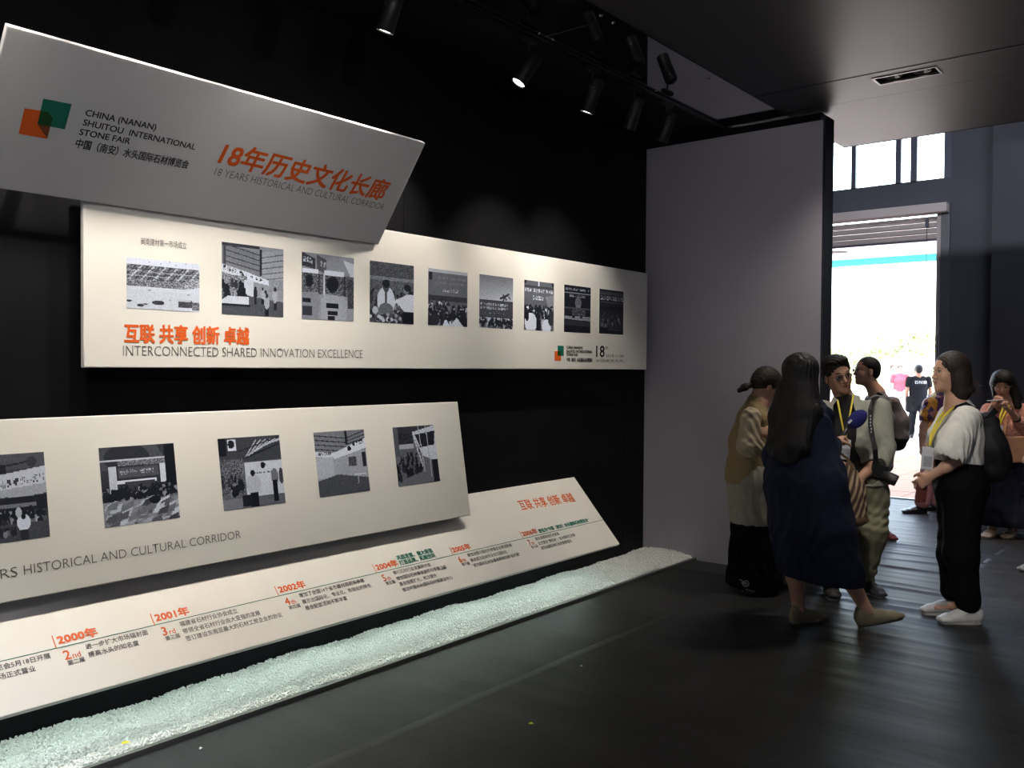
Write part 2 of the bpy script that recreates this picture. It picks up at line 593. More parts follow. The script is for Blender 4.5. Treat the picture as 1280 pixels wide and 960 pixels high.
class Canvas:
    def __init__(self, w, h, seed, base=0.5):
        self.w, self.h = w, h
        self.a = np.full((h, w), float(base))
        self.rs = np.random.RandomState(seed)
        self.Y, self.X = np.mgrid[0:h, 0:w]
        self.X = (self.X+.5)/w
        self.Y = (self.Y+.5)/h

    def put(self, m, g, n=0.0):
        v = g if not n else g+self.rs.uniform(-n, n, self.a.shape)
        self.a = np.where(m, v, self.a)
        return self

    def rect(self, x0, y0, x1, y1, g, n=0.0):
        return self.put((self.X >= x0) & (self.X <= x1) & (self.Y >= y0) & (self.Y <= y1), g, n)

    def ell(self, x, y, rx, ry, g, n=0.0):
        return self.put(((self.X-x)/rx)**2+((self.Y-y)/ry)**2 <= 1, g, n)

    def poly(self, pts, g, n=0.0):
        m = np.zeros(self.a.shape, bool)
        j = len(pts)-1
        for i in range(len(pts)):
            (xi, yi), (xj, yj) = pts[i], pts[j]
            if yi != yj:
                c = ((yi > self.Y) != (yj > self.Y)) & (self.X < (xj-xi)*(self.Y-yi)/(yj-yi)+xi)
                m ^= c
            j = i
        return self.put(m, g, n)

    def line(self, x0, y0, x1, y1, wd, g):
        dx, dy = x1-x0, y1-y0
        t = np.clip(((self.X-x0)*dx+(self.Y-y0)*dy)/(dx*dx+dy*dy+1e-9), 0, 1)
        return self.put(np.hypot(self.X-x0-t*dx, self.Y-y0-t*dy) < wd, g)

    def crowd(self, y0, y1, n, s, dark=0.08, light=0.75, x0=0, x1=1):
        for y in np.sort(self.rs.uniform(y0, y1, n)):
            x = self.rs.uniform(x0, x1)
            k = s*(0.6+0.8*(y-y0)/(y1-y0+1e-6))
            b = light*self.rs.uniform(.25, 1) if self.rs.rand() < .5 else dark*self.rs.uniform(.8, 2.5)
            self.ell(x, y+k*1.9, k*1.1, k*1.6, b)
            self.ell(x, y, k*.62, k*.8, dark*self.rs.uniform(.6, 2))
        return self

    def signs(self, x0, y0, x1, y1, n, g, dens=.6, slope=0.0):
        st = (x1-x0)/n
        for i in range(n):
            x = x0+i*st
            dy = slope*(x-x0)
            for a in range(3):
                for b in range(4):
                    if self.rs.rand() < dens:
                        self.rect(x+a*st*.27, y0+dy+b*(y1-y0)/4, x+a*st*.27+st*.22, y0+dy+(b+.8)*(y1-y0)/4, g)
        return self

    def tex(self, x0, y0, x1, y1, amt):
        m = (self.X >= x0) & (self.X <= x1) & (self.Y >= y0) & (self.Y <= y1)
        self.a = np.where(m, self.a+self.rs.uniform(-amt, amt, self.a.shape), self.a)
        return self


def embolden(me, d):
    """Heavier strokes: four copies of the letter shapes a hair apart, one just above the other."""
    if d <= 0:
        return
    bm = bmesh.new()
    for i, (dx, dy) in enumerate(((-1, -1), (1, -1), (1, 1), (-1, 1))):
        b2 = me.copy()
        b2.transform(Matrix.Translation((dx*d, dy*d, i*.00012)))
        bm.from_mesh(b2)
        bpy.data.meshes.remove(b2)
    bm.to_mesh(me)
    bm.free()


def photo_mat():
    if 'photo print' in _mats:
        return _mats['photo print']
    m = mat('photo print', (0.5, 0.5, 0.5), 0.45)
    nt = m.node_tree
    a = nt.nodes.new('ShaderNodeVertexColor')
    a.layer_name = 'print'
    nt.links.new(a.outputs[0], nt.nodes['Principled BSDF'].inputs['Base Color'])
    return m


def place_photo(panel, corners, cv, label=None):
    """corners: tl, tr, br, bl photo pixels; laid as an upright rectangle of print on the board."""
    q = [panel.uv(*c) for c in corners]
    u0 = (q[0][0]+q[3][0])/2
    u1 = (q[1][0]+q[2][0])/2
    v1 = (q[0][1]+q[1][1])/2
    v0 = (q[2][1]+q[3][1])/2
    h, w = cv.a.shape
    us = np.linspace(u0, u1, w+1)
    vs2 = np.linspace(v1, v0, h+1)
    U, V = np.meshgrid(us, vs2)
    v = np.stack([U, V, np.full(U.shape, .0012)], -1).reshape(-1, 3)
    idx = np.arange((w+1)*(h+1)).reshape(h+1, w+1)
    f = np.stack([idx[1:, :-1], idx[1:, 1:], idx[:-1, 1:], idx[:-1, :-1]], -1).reshape(-1, 4)
    me = bpy.data.meshes.new('printed_photo')
    me.from_pydata(v.tolist(), [], f.tolist())
    gr = cv.rs.uniform(-.06, .06, cv.a.shape)
    gr[1:] = gr[1:]*.6+gr[:-1]*.4
    g = np.clip((cv.a-.5)*1.12+.5+gr, 0.01, 1)
    lin = np.where(g <= .04045, g/12.92, ((g+.055)/1.055)**2.4)*0.80
    col = np.stack([lin*.88+.002, lin*.95+.004, lin*1.12+.012, np.ones_like(lin)], -1).reshape(-1, 1, 4).repeat(4, 1)
    at_ = me.color_attributes.new('print', 'FLOAT_COLOR', 'CORNER')
    at_.data.foreach_set('color', col.ravel())
    me.materials.append(photo_mat())
    o = bpy.data.objects.new('printed_photo', me)
    COL.objects.link(o)
    o.parent = panel.root
    if label:
        o['label'] = label
    return o


def logo(p, org, grn, edge_lean):
    """Two overlapping squares: orange low left, green up right, dark where they cross; corners tl tr br bl in pixels."""
    def q(pts, m, z):
        p.poly('emblem', [p.uv(*c) for c in pts], m, z)
    q(org, m_org, .0010)
    q(grn, m_grn, .0013)


# board 1: leans out over the viewer
P1 = Panel('long satin grey title board tilted outward at the top of the black wall', 1.29, 3.30, (-3.6, 2.153), (-3.25, 2.645), .025, m_board_top)
logo(P1, [(30.5, 135), (63, 140), (58.5, 173.5), (23, 167)], [(54, 123), (89.5, 130), (81, 161.5), (46.5, 155)], 0)
P1.poly('emblem', [P1.uv(*c) for c in ((50.5, 138.5), (60, 139.5), (66, 148), (63, 158), (46.8, 155.2))], m_dkg, .0016)
P1.poly('emblem', [P1.uv(*c) for c in ((46.8, 155.5), (62.7, 158), (59, 173))], m_brn, .0016)
P1.text('CHINA (NANAN)', (106, 144), (194, 162.5), material=m_ink, h=.026, bold=.0006)
P1.text('SHUITOU  INTERNATIONAL', (103, 156), (243, 187), material=m_ink, h=.026, bold=.0006)
P1.text('STONE FAIR', (98.5, 168), (161.5, 180), material=m_ink, h=.026, bold=.0006)
P1.text('中国（南安）水头国际石材博览会', (93.5, 183), (234, 210), material=m_ink, h=.030, bold=.0006)
P1.text('18年历史文化长廊', (272, 202.5), (479, 249), material=m_org, h=.090, bold=.0026, shear=.10)
P1.text('18 YEARS HISTORICAL AND CULTURAL CORRIDOR', (267, 218.5), (478, 262.5), material=m_gry, h=.038, off=-.012)

# board 2: upright
P2 = Panel('upright cream display board with nine printed photos below the tilted title board', 1.72, 6.17, (-3.62, 1.485), (-3.62, 2.245), .025, m_board)
P2.text('闽南建材第一市场成立', (176, 305), (233, 311), material=m_gry, h=.024)
P2.text('互联 共享 创新 卓越', (155.5, 426), (311, 429), material=m_org, h=.062, bold=.0024)
P2.text('INTERCONNECTED SHARED INNOVATION EXCELLENCE', (153.5, 444.5), (453, 447.5), material=m_gry, h=.045, off=-.012)
logo(P2, [(693, 439), (701, 439), (701, 451), (693, 451)], [(697, 432), (704.5, 432.5), (704.5, 445), (697, 444.5)], 0)
P2.poly('emblem', [P2.uv(*c) for c in ((697, 439), (701, 439), (701, 444.7), (697, 444.5))], m_dkg, .0016)
for s, y, x1 in (('CHINA (NANAN)', 436, 728), ('SHUITOU INTERNATIONAL', 441, 740), ('STONE FAIR', 445, 722), ('中国（南安）水头国际石材博览会', 451.5, 740)):
    P2.text(s, (708, y), (x1, y+.4), material=m_ink, h=.021, bold=.0007)
P2.text('18', (745, 446), (755.5, 446), material=m_ink, h=.085, bold=.001)
P2.text('th', (756, 436.5), (760, 436.5), material=m_ink, h=.025)
P2.text('XIAMEN STONE', (756, 441), (780, 441), material=m_gry, h=.014) if False else None
P2.text('2018', (757, 446.5), (767, 446.5), material=m_gry, h=.022)
P2.text('11.08', (769, 446.5), (779, 446.5), material=m_gry, h=.018)
P2.text('中国南安水头', (745, 452.3), (779, 452.3), material=m_gry, h=.016)

# photo 1: hillside quarry with a yard of cars, fades to paper at the top
c = Canvas(96, 72, 1, .92)
c.rect(0, .12, 1, .45, .45, .32)
for k in range(14):
    c.line(-.05+k*.08, .42, .12+k*.08, .14, .010, .85 if k % 2 else .25)
for k in range(7):
    c.line(0, .2+k*.045, 1, .22+k*.045, .006, .75 if k % 2 else .3)
c.rect(0, .42, 1, .56, .5, .3).poly([(.7, .6), (.8, .35), (1, .3), (1, .6)], .6, .35)
c.rect(0, .58, 1, 1, .86, .03).poly([(.0, .55), (.55, .58), (.75, .56), (1, .5), (1, .62), (0, .62)], .88)
for x, y, r in ((.3, .62, .02), (.84, .66, .02), (.42, .86, .085), (.18, .93, .05), (.03, .85, .04), (.58, .8, .012), (.25, .9, .03)):
    c.ell(x, y, r, r*.55, .2, .15)
c.rect(.70, .78, .9, .93, .3, .2).rect(.68, .76, .88, .80, .8).rect(.9, .8, 1, .97, .45, .3)
c.a[:9, :] = .92
for x in (.17, .3, .45, .58, .66, .8, .9):
    c.ell(x, .045+.03*math.sin(x*30), .008, .01, .55)
place_photo(P2, [(158, 322), (249, 330), (249, 390), (158, 385)], c, 'pale hillside quarry photo')
# photo 2: fair stand in a corrugated hall
c = Canvas(80, 92, 2, .62)
c.poly([(0, 0), (.62, .1), (.62, .42), (0, .3)], .55).poly([(.62, .08), (1, .02), (1, .5), (.62, .42)], .68)
for k in range(5):
    c.line(.05, .02+k*.08, .6, .13+k*.075, .006, .12)
    c.line(.64, .16+k*.08, 1, .08+k*.085, .006, .3)
c.rect(.595, .04, .64, .42, .18).rect(.02, 0, .06, .3, .3).rect(.0, 0, .6, .04, .25)
c.poly([(0, .30), (.45, .40), (.75, .48), (.75, .55), (.4, .5), (0, .41)], .9).signs(.03, .32, .4, .38, 9, .2, .6, .25).signs(.45, .43, .72, .47, 6, .15, .6, .2)
c.rect(0, .45, .4, .75, .55, .3).rect(.35, .5, .5, .75, .85).crowd(.52, .68, 14, .045, x1=.36)
c.poly([(0, .78), (.42, .72), (1, .78), (1, 1), (0, 1)], .34, .04).rect(.76, .46, 1, .72, .6, .08).poly([(0, .8), (.1, .74), (.42, .74), (.42, .86), (0, .86)], .85).rect(0, .85, .45, .88, .12)
for x, y, s in ((.53, .62, .035), (.65, .62, .034), (.7, .66, .036), (.86, .62, .045), (.72, .72, .045)):
    c.rect(x-s*.6, y+s*2.2, x+s*.6, y+s*6.2, .1).ell(x, y+s*1.8, s*.95, s*2.2, .7 if x > .55 else .15).ell(x, y-s*.4, s*.55, s*.75, .1)
place_photo(P2, [(277, 302), (354, 312), (354, 396.6), (277, 392.5)], c, 'photo of visitors at a stand in a steel hall')
# photo 3: two forklifts
c = Canvas(72, 92, 3, .6)
c.rect(0, 0, 1, .3, .62).poly([(0, 0), (.25, .08), (.25, .24), (0, .2)], .22).poly([(.28, .02), (.46, .08), (.46, .3), (.28, .24)], .35)
c.signs(.03, .06, .24, .14, 4, .85, .6, .2).signs(.3, .1, .45, .18, 3, .85, .6, .2).poly([(.78, .05), (1, .1), (1, .35), (.93, .3)], .85)
c.rect(0, .3, 1, .62, .35, .3)
c.rect(.02, .24, .3, .3, .9).rect(.42, .24, .8, .31, .9).rect(.40, .3, .43, .62, .85).rect(.8, .3, .83, .62, .15).rect(.3, .3, .33, .6, .15)
c.ell(.14, .42, .07, .1, .06).ell(.58, .45, .12, .12, .07)
c.poly([(0, .6), (.3, .58), (.34, .7), (.3, 1), (0, 1)], .55).poly([(.36, .68), (.45, .6), (.8, .62), (.88, .72), (.85, 1), (.36, 1)], .66)
c.rect(.46, .74, .70, .82, .08).rect(.48, .86, .68, .92, .1).rect(.02, .68, .16, .75, .1).rect(.02, .8, .2, .95, .22).rect(.48, .94, .62, 1, .1).rect(.88, .35, 1, .8, .25, .25).rect(.88, .8, 1, 1, .6)
place_photo(P2, [(377, 315), (442, 322.5), (442, 402), (377, 398)], c, 'photo of two forklift trucks')
# photo 4: man in white shirt and tie beside a woman reaching over flowers
c = Canvas(66, 88, 4, .33)
c.tex(0, 0, 1, .3, .14).rect(0, .24, 1, .3, .55, .12).rect(0, .3, 1, .75, .4, .15)
c.crowd(.4, .7, 25, .05)
c.ell(.36, .64, .2, .24, .88).ell(.36, .40, .07, .1, .35).ell(.36, .35, .085, .07, .06).rect(.33, .5, .38, .75, .3)
c.poly([(.6, .6), (.85, .5), (1, .5), (1, .8), (.78, .8), (.62, .66), (.45, .68), (.45, .64)], .9).ell(.82, .43, .06, .08, .55).ell(.85, .39, .08, .06, .07).rect(.74, .8, 1, 1, .05)
c.ell(.36, .77, .16, .1, .45)
for k in range(40):
    c.ell(c.rs.uniform(0, .75), c.rs.uniform(.8, 1), .035, .03, c.rs.choice([.85, .7, .15]))
c.ell(.12, .8, .06, .06, .8)
place_photo(P2, [(462, 326), (517, 332), (517, 405), (462, 403)], c, 'photo of a man in white shirt and tie at a ceremony')
# photo 5: seated crowd before a banner
c = Canvas(60, 86, 5, .45)
c.rect(0, 0, 1, .06, .75).rect(.02, .06, .1, .2, .1).signs(.25, .13, .98, .17, 12, .6, .5).signs(.2, .22, .98, .26, 10, .65, .5).signs(.36, .34, .8, .40, 4, .75, .6)
c.rect(0, .46, 1, .56, .25).crowd(.55, .9, 120, .035, light=.95).ell(.15, .9, .14, .1, .2)
c.poly([(.36, 1), (.45, .88), (.55, 1)], .95).poly([(.55, 1), (.72, .84), (.9, 1)], .92)
place_photo(P2, [(535, 335.6), (584, 340.4), (584, 408.7), (535, 406.4)], c, 'photo of a seated crowd before a banner')
# photo 6: flying figure emblem above banner and crowd
c = Canvas(54, 84, 6, .6)
c.a = .5+.35*np.clip(c.Y/.5, 0, 1)
c.rect(0, .46, 1, .8, .33).line(.62, .42, .84, .34, .022, .25).line(.7, .35, .8, .44, .018, .25).line(.74, .4, .68, .5, .018, .25).line(.84, .35, .92, .42, .012, .3).ell(.86, .33, .03, .02, .25)
c.signs(.03, .52, .85, .57, 14, .85, .65).signs(.03, .60, .85, .64, 14, .85, .65).signs(.15, .70, .8, .73, 10, .7, .5)
c.crowd(.78, .95, 90, .035, light=.95)
place_photo(P2, [(599, 342.8), (641, 347.6), (641, 411.5), (599, 409.6)], c, 'photo of a bannered crowd under an open sky')
# photo 7
c = Canvas(52, 84, 7, .45)
c.rect(0, 0, .08, .06, .1).rect(.92, 0, 1, .08, .1).rect(0, .1, 1, .14, .3).rect(.46, 0, .5, .1, .9).signs(.02, .16, .98, .23, 13, .9, .65).signs(.28, .3, .68, .38, 4, .95, .7).poly([(.7, .3), (1, .25), (1, .5), (.8, .5)], .6)
c.crowd(.48, .75, 90, .045, light=1.0).ell(.22, .85, .2, .2, .95).ell(.75, .92, .15, .16, .97).ell(.1, .72, .06, .1, .1).ell(.9, .75, .1, .14, .25).rect(.4, .8, .55, 1, .08)
place_photo(P2, [(655, 349.7), (692, 354.3), (692, 414.5), (655, 412)], c, 'photo of a crowd with white parasols')
# photo 8
c = Canvas(50, 82, 8, .13)
c.signs(.05, .06, .95, .1, 16, .9, .7).rect(0, .15, 1, .17, .6).signs(.2, .2, .8, .24, 6, .75, .6).ell(.52, .36, .12, .12, .5).rect(.46, .4, .6, .5, .55).rect(0, .46, 1, .5, .35).rect(.3, .5, .8, .64, .3, .25).poly([(0, .66), (1, .64), (1, .74), (0, .72)], .6, .1).rect(0, .74, 1, .85, .24).rect(0, .85, 1, 1, .07)
c.rect(.3, .64, .4, .7, .1).rect(.6, .64, .68, .7, .1)
place_photo(P2, [(705, 355.8), (738, 359.5), (738, 416.5), (705, 415)], c, 'dark photo of a lit stage')
# photo 9
c = Canvas(48, 80, 9, .17)
c.rect(0, .05, 1, .12, .35, .05).signs(.05, .15, 1, .24, 8, .75, .7).rect(.05, .28, .95, .30, .35).rect(0, .38, 1, .46, .1).crowd(.5, .75, 50, .035, dark=.12, light=.55).rect(0, .85, 1, 1, .12).tex(0, .5, 1, 1, .06)
for k in range(5):
    c.line(.5, .9, .5+.4*math.cos(k), .9-.4*abs(math.sin(k)), .008, .3)
place_photo(P2, [(749, 361), (779, 364.5), (779, 418.3), (749, 417)], c, 'darkest photo of an evening event')

# board 3: slightly leaned back
P3 = Panel('cream display board with five printed photos and slogan below the upright board', 0.35, 3.96, (-3.51, .617), (-3.62, 1.289), .025, m_board)
P3.text('18 YEARS', (-70, 737), (22, 720), material=m_gry, h=.038, off=-.012)
P3.text('HISTORICAL AND CULTURAL CORRIDOR', (30, 718.5), (301, 672.5), material=m_gry, h=.038, off=-.012)
P3.text('18年历史文化长廊', (-330, 800), (-110, 745), material=m_org, h=.09, bold=.003)
c = Canvas(84, 92, 11, .3)
c.poly([(0, 0), (1, .0), (1, .16), (0, .2)], .38).rect(.36, .12, .48, .22, .12).line(.3, .16, .75, .1, .01, .08).ell(.82, .1, .07, .06, .25).poly([(0, .28), (1, .16), (1, .38), (0, .47)], .85).signs(.3, .31, 1.0, .40, 8, .25, .6, -.10).poly([(0, .44), (1, .36), (1, .48), (0, .56)], .72).signs(.35, .49, .5, .53, 2, .3, .6)
c.rect(0, .5, 1, .66, .16).rect(.3, .58, .85, .62, .55).crowd(.62, .74, 90, .03, light=.8).rect(0, .8, 1, 1, .33, .03).crowd(.84, .87, 20, .02, x1=.55).ell(.66, .8, .09, .1, .95).rect(.61, .88, .71, 1, .18).ell(.66, .72, .035, .04, .1).ell(.6, .68, .04, .06, .8)
place_photo(P3, [(-40, 572), (54.4, 564), (62.4, 670.6), (-34, 684)], c, 'photo of a street gate with white banner')
c = Canvas(90, 92, 12, .25)
c.poly([(0, 0), (.75, 0), (.9, .25), (.0, .3)], .36).ell(.35, .15, .3, .18, .22).rect(0, .16, .85, .19, .85).rect(.22, .19, .85, .25, .5, .2).rect(.1, .25, .2, .62, .85).rect(.78, .25, .86, .5, .9).rect(.22, .27, .75, .4, .38).signs(.25, .3, .7, .36, 12, .8, .6)
c.rect(.2, .44, .72, .48, .95).rect(.3, .46, .7, .54, .3).rect(.86, 0, 1, .62, .05).crowd(.5, .66, 110, .032, light=.7).rect(0, .7, 1, 1, .6)
for k in range(60):
    x, y = c.rs.uniform(0, 1), c.rs.uniform(.7, 1)
    c.poly([(x, y), (x+.14, y-.05), (x+.1, y+.06), (x-.04, y+.07)], c.rs.uniform(.3, .9))
c.ell(.68, .72, .08, .05, .08)
place_photo(P3, [(122.8, 560.3), (217, 553.8), (224.6, 647), (131, 660)], c, 'photo of rough stone blocks before a crowd')
c = Canvas(76, 88, 13, .45)
c.rect(0, 0, 1, .35, .3)
for k in range(8):
    c.line(.4+k*.06, .3-k*.03, .6+k*.08, .05, .008, .85)
c.line(.4, .3, 1, .12, .01, .1).line(.3, .2, 1, .02, .008, .15).rect(.0, 0, .12, .25, .08).rect(.14, .02, .27, .18, .92).ell(.2, .09, .05, .06, .1).rect(0, .3, .35, .8, .4, .25).rect(.38, .36, 1, .85, .88).ell(.68, .42, .04, .045, .15).signs(.5, .51, .9, .53, 12, .3, .6)
c.crowd(.5, .75, 18, .03, x1=.35).ell(.5, .68, .12, .14, .8).ell(.5, .52, .035, .045, .08).rect(.43, .8, .57, 1, .08).rect(.3, .82, .45, .98, .15).ell(.86, .6, .06, .12, .5).rect(.82, .65, .9, .95, .1).ell(.97, .6, .04, .12, .3).rect(0, .85, .3, 1, .55)
place_photo(P3, [(271.4, 548.6), (348.4, 543.7), (357, 628.5), (280, 638.7)], c, 'photo of visitors inside a steel roofed hall')
c = Canvas(64, 80, 14, .7)
c.rect(0, 0, 1, .32, .55)
for k in range(4):
    c.line(0, .05+k*.07, .6, .12+k*.07, .008, .15)
    c.line(.62, .12+k*.05, 1, .02+k*.06, .008, .15)
c.rect(.6, 0, .64, .22, .15).poly([(0, .3), (.35, .34), (.35, .42), (0, .38)], .92).poly([(.35, .34), (1, .14), (1, .3), (.35, .44)], .95).signs(.03, .32, .3, .36, 8, .15, .7).ell(.66, .29, .04, .04, .1).signs(.74, .2, .97, .27, 4, .1, .7, -.25)
c.poly([(.35, .45), (1, .32), (1, .75), (.3, .68)], .72, .06).rect(.62, .42, .78, .58, .35, .2).rect(.9, .36, .98, .6, .2).rect(.0, .4, .33, .72, .8, .02).poly([(0, .76), (.4, .68), (1, .78), (1, 1), (0, 1)], .36).rect(.72, .7, .95, .72, .9).line(.8, .72, .78, .86, .008, .8)
place_photo(P3, [(391, 540.6), (454.5, 537), (462.5, 613), (400, 622)], c, 'photo of an empty carpeted stand')
c = Canvas(56, 76, 15, .5)
c.rect(0, 0, 1, .12, .25).rect(0, 0, .1, .5, .4).rect(.1, .12, .45, .3, .2, .15).poly([(.45, .1), (1, .0), (1, .9), (.8, .9)], .9).poly([(.5, .15), (1, .1), (.95, .35), (.6, .38)], .15, .12).poly([(.6, .5), (.85, .6), (.85, .9), (.65, .85)], .5).line(.45, .1, .62, .7, .012, .9).line(.6, .0, .66, .8, .01, .8).line(.78, .0, .82, .9, .01, .8).rect(.1, .3, .45, .38, .75).rect(.1, .38, .5, .95, .45).crowd(.4, .8, 50, .03, light=.5, x1=.6).rect(.85, .6, 1, 1, .15)
c.poly([(.1, .9), (.6, .8), (.6, 1), (.1, 1)], .5)
place_photo(P3, [(490, 534.5), (542, 531), (550, 601.6), (498.6, 608)], c, 'photo looking down on an atrium with stairs')

# board 4: leans back most, timeline
P4 = Panel('lowest cream timeline board leaning back above the white gravel', 0.2, 5.27, (-3.29, .278), (-3.68, .712), .025, m_board)
a, b = P4.uv(0, 826.5), P4.uv(754.5, 650)
vm = (a[1]+b[1])/2
P4.poly('timeline_rule', [(0.0, vm-.0016), (P4.w, vm-.0016), (P4.w, vm+.0016), (0.0, vm+.0016)], m_grn)


def entry(tick, year, nth, nth_cn, lines, bold=None):
    """A year on the timeline. tick: pixel where the orange stem meets the rule; sizes are in metres on the board."""
    u = P4.uv(*tick)[0]

    def T(s, uu, v, h, m, off=0.0, w=None, bold=.0002):
        c = bpy.data.curves.new('t', 'FONT')
        c.body = s
        c.resolution_u = 2
        t = bpy.data.objects.new('t', c)
        COL.objects.link(t)
        me = bpy.data.meshes.new_from_object(t.evaluated_get(bpy.context.evaluated_depsgraph_get()))
        bpy.data.objects.remove(t)
        n = len(me.vertices)
        co = np.zeros(n*3)
        me.vertices.foreach_get('co', co)
        co = co.reshape(-1, 3)
        k = h/.73
        kx = k if not w else w/(co[:, 0].max()-co[:, 0].min())
        co = np.stack([uu+co[:, 0]*kx, v+co[:, 1]*k, np.full(n, .0013)], -1)
        me.vertices.foreach_set('co', co.ravel())
        embolden(me, off if off else bold)
        me.materials.clear()
        me.materials.append(m)
        o = bpy.data.objects.new('lettering', me)
        COL.objects.link(o)
        o.parent = P4.root
    P4.poly('year_stem', [(u-.002, vm), (u+.002, vm), (u+.002, vm+.055), (u-.002, vm+.055)], m_org)
    T(year+'年', u+.012, vm+.015, .031, m_org, .0016, w=.150)
    T(nth[:-2], u+.015, vm-.055, .040, m_org, .0008)
    T(nth[-2:], u+.045, vm-.055, .024, m_org)
    T(nth_cn, u+.020, vm-.078, .016, m_gry)
    for i, s in enumerate(lines):
        T(s, u+.102, vm-.032-i*.035, .0185, m_gry)
    if bold:
        for i, s in enumerate(bold):
            T(s, u+.178, vm+.014+(len(bold)-1-i)*.032, .022, m_grn, .0011)


entry((-122, 853), '1999', '1st', '第一届', ['首届水头石材展览会5月18日开展', '闽南建材第一市场正式营业'])
entry((70, 810), '2000', '2nd', '第二届', ['进一步扩大市场辐射面', '提高水头的知名度'])
entry((193, 781), '2001', '3rd', '第三届', ['福建省石材行业协会成立', '带领全省石材行业由大变强的发展', '签订建设东南亚最大的石材工贸企业的协议'])
entry((348.5, 745), '2002', '4th', '第四届', ['增加了全国14个省市建材商前来参展', '展示出国际化、专业化、市场化的特色', '展会配套活动不断丰富'])
entry((470, 715), '2004', '5th', '第五届', ['举行石材行业发展研讨会', '增加国际石材展览面积与参展企业', '展会规模扩大、档次提升', '推动中国水头国际石材城建设中心'], ['巩固发展、做大做强', '打造品牌、拓展空间'])
entry((565.5, 692), '2005', '6th', '第六届', ['展馆规模与国内外参展企业再创新高', '展会首次走向专业化与国际化', '成为国内石材业最具影响力的“名片展”'])
entry((653, 671.5), '2006', '7th', '第七届', ['展会规模再创历史新高', '正式更名“博览会”、走向国际化发展', '成为全国石材行业的重要盛会'], ['更名为“中国（南安）水头国际石材博览会”'])
P4.text('互联 共享 创新 卓越', (652, 637), (719, 626), material=m_org, h=.060, bold=.001)

# ------------------------------------------------------------------ gravel bed
def rock_bed():
    rs = np.random.RandomState(2)
    grav = mat('white gravel', (0.80, 0.82, 0.79), 0.7, noise_amt=.12, noise_scale=90)
    y0, y1 = -0.4, YP-.005

    def top(x, y):
        s = np.clip((x-(-3.262))/(XW+3.262), 0, 1)            # 0 at the kerb, 1 at the wall
        wob = .004*np.sin(y*2.1+1)+.005*np.sin(y*5.3)+.004*np.sin(y*11+2)+.002*np.sin(y*27)
        return .021+.020*np.sin(np.pi*np.clip(s, 0, 1))**.8*(1+wob*20)+wob*s
    xs = np.linspace(-3.262, XW+.003, 14)
    ys = np.linspace(y0, y1, 140)
    X, Y = np.meshgrid(xs, ys)
    Z = top(X, Y)-.006
    v = np.stack([X, Y, Z], -1).reshape(-1, 3)
    idx = np.arange(v.shape[0]).reshape(X.shape)
    f = np.stack([idx[:-1, :-1], idx[1:, :-1], idx[1:, 1:], idx[:-1, 1:]], -1).reshape(-1, 4)
    # stones: eight-sided chips
    n = 46000
    sx = rs.uniform(XW+.004, -3.265, n)
    sy = y0+(y1-y0)*rs.uniform(0, 1, n)
    near = sy < 6.3
    sz = top(sx, sy)+rs.uniform(-.004, .004, n)
    r = rs.uniform(.0035, .0075, n)
    base = np.array([(1, 0, 0), (0, 1, 0), (-1, 0, 0), (0, -1, 0), (0, 0, 1), (0, 0, -1)], float)
    jit = rs.uniform(.6, 1.35, (n, 6, 1))
    V = base[None]*jit
    a = rs.uniform(0, 6.28, n)
    b = rs.uniform(0, 6.28, n)
    ca, sa, cb, sb = np.cos(a), np.sin(a), np.cos(b), np.sin(b)
    x = V[..., 0]*ca[:, None]-V[..., 1]*sa[:, None]
    y = V[..., 0]*sa[:, None]+V[..., 1]*ca[:, None]
    z = V[..., 2]
    y2 = y*cb[:, None]-z*sb[:, None]
    z2 = y*sb[:, None]+z*cb[:, None]
    P = np.stack([x, y2, z2], -1)*r[:, None, None]+np.stack([sx, sy, sz], -1)[:, None]
    P[..., 0] = np.clip(P[..., 0], XW+.003, -3.262)
    tri = np.array([(0, 1, 4), (1, 2, 4), (2, 3, 4), (3, 0, 4), (1, 0, 5), (2, 1, 5), (3, 2, 5), (0, 3, 5)])
    T = (tri[None]+(np.arange(n)*6)[:, None, None]).reshape(-1, 3)+len(v)
    allv = np.concatenate([v, P.reshape(-1, 3)])
    me = bpy.data.meshes.new('gravel')
    nl = len(f)*4+len(T)*3
    me.vertices.add(len(allv))
    me.vertices.foreach_set('co', allv.ravel())
    me.loops.add(nl)
    me.loops.foreach_set('vertex_index', np.concatenate([f.ravel(), T.ravel()]))
    me.polygons.add(len(f)+len(T))
    st = np.concatenate([np.arange(len(f))*4, len(f)*4+np.arange(len(T))*3])
    me.polygons.foreach_set('loop_start', st)
    me.materials.append(grav)
    me.update()
    me.validate()
    o = bpy.data.objects.new('gravel', me)
    COL.objects.link(o)
    tag(o, 'long bed of small white gravel chips at the foot of the black wall', 'gravel', kind='stuff')


rock_bed()
tag(MB().box((-3.26, -0.4, 0), (-3.235, YP-.005, .022)).build('gravel_edging', mat('grey edging', (0.10, 0.105, 0.10), .5), bevel=.002), 'thin dark edging strip along the front of the white gravel', 'edging')

# cool LED strip behind the foot of board 4
led = empty('led_strip', (-3.45, 2.7, .30), label='slim light strip fixed behind the lower edge of the timeline board', cat='light strip')
MB().box((-.012, -2.45, -.006), (.012, 2.45, .006)).build('profile', mat('white plastic', (.8, .8, .8), .4), led)
MB().box((-.008, -2.44, -.010), (.008, 2.44, -.0065)).build('diffuser', mat('strip glow', (.9, 1, .95), .4, emit=(.72, 1.0, .84), estr=6), led)
for k in range(5):
    MB().box((-.265, -2.2+k*1.1, -.004), (-.01, -2.18+k*1.1, .004)).build('bracket', black_paint, led)
    l = light('strip_light', 'AREA', (0.0, -1.96+k*.98, -.012), 1.45, (.86, 1.0, .94), shape='RECTANGLE', size=.02, size_y=.97)
    l.parent = led

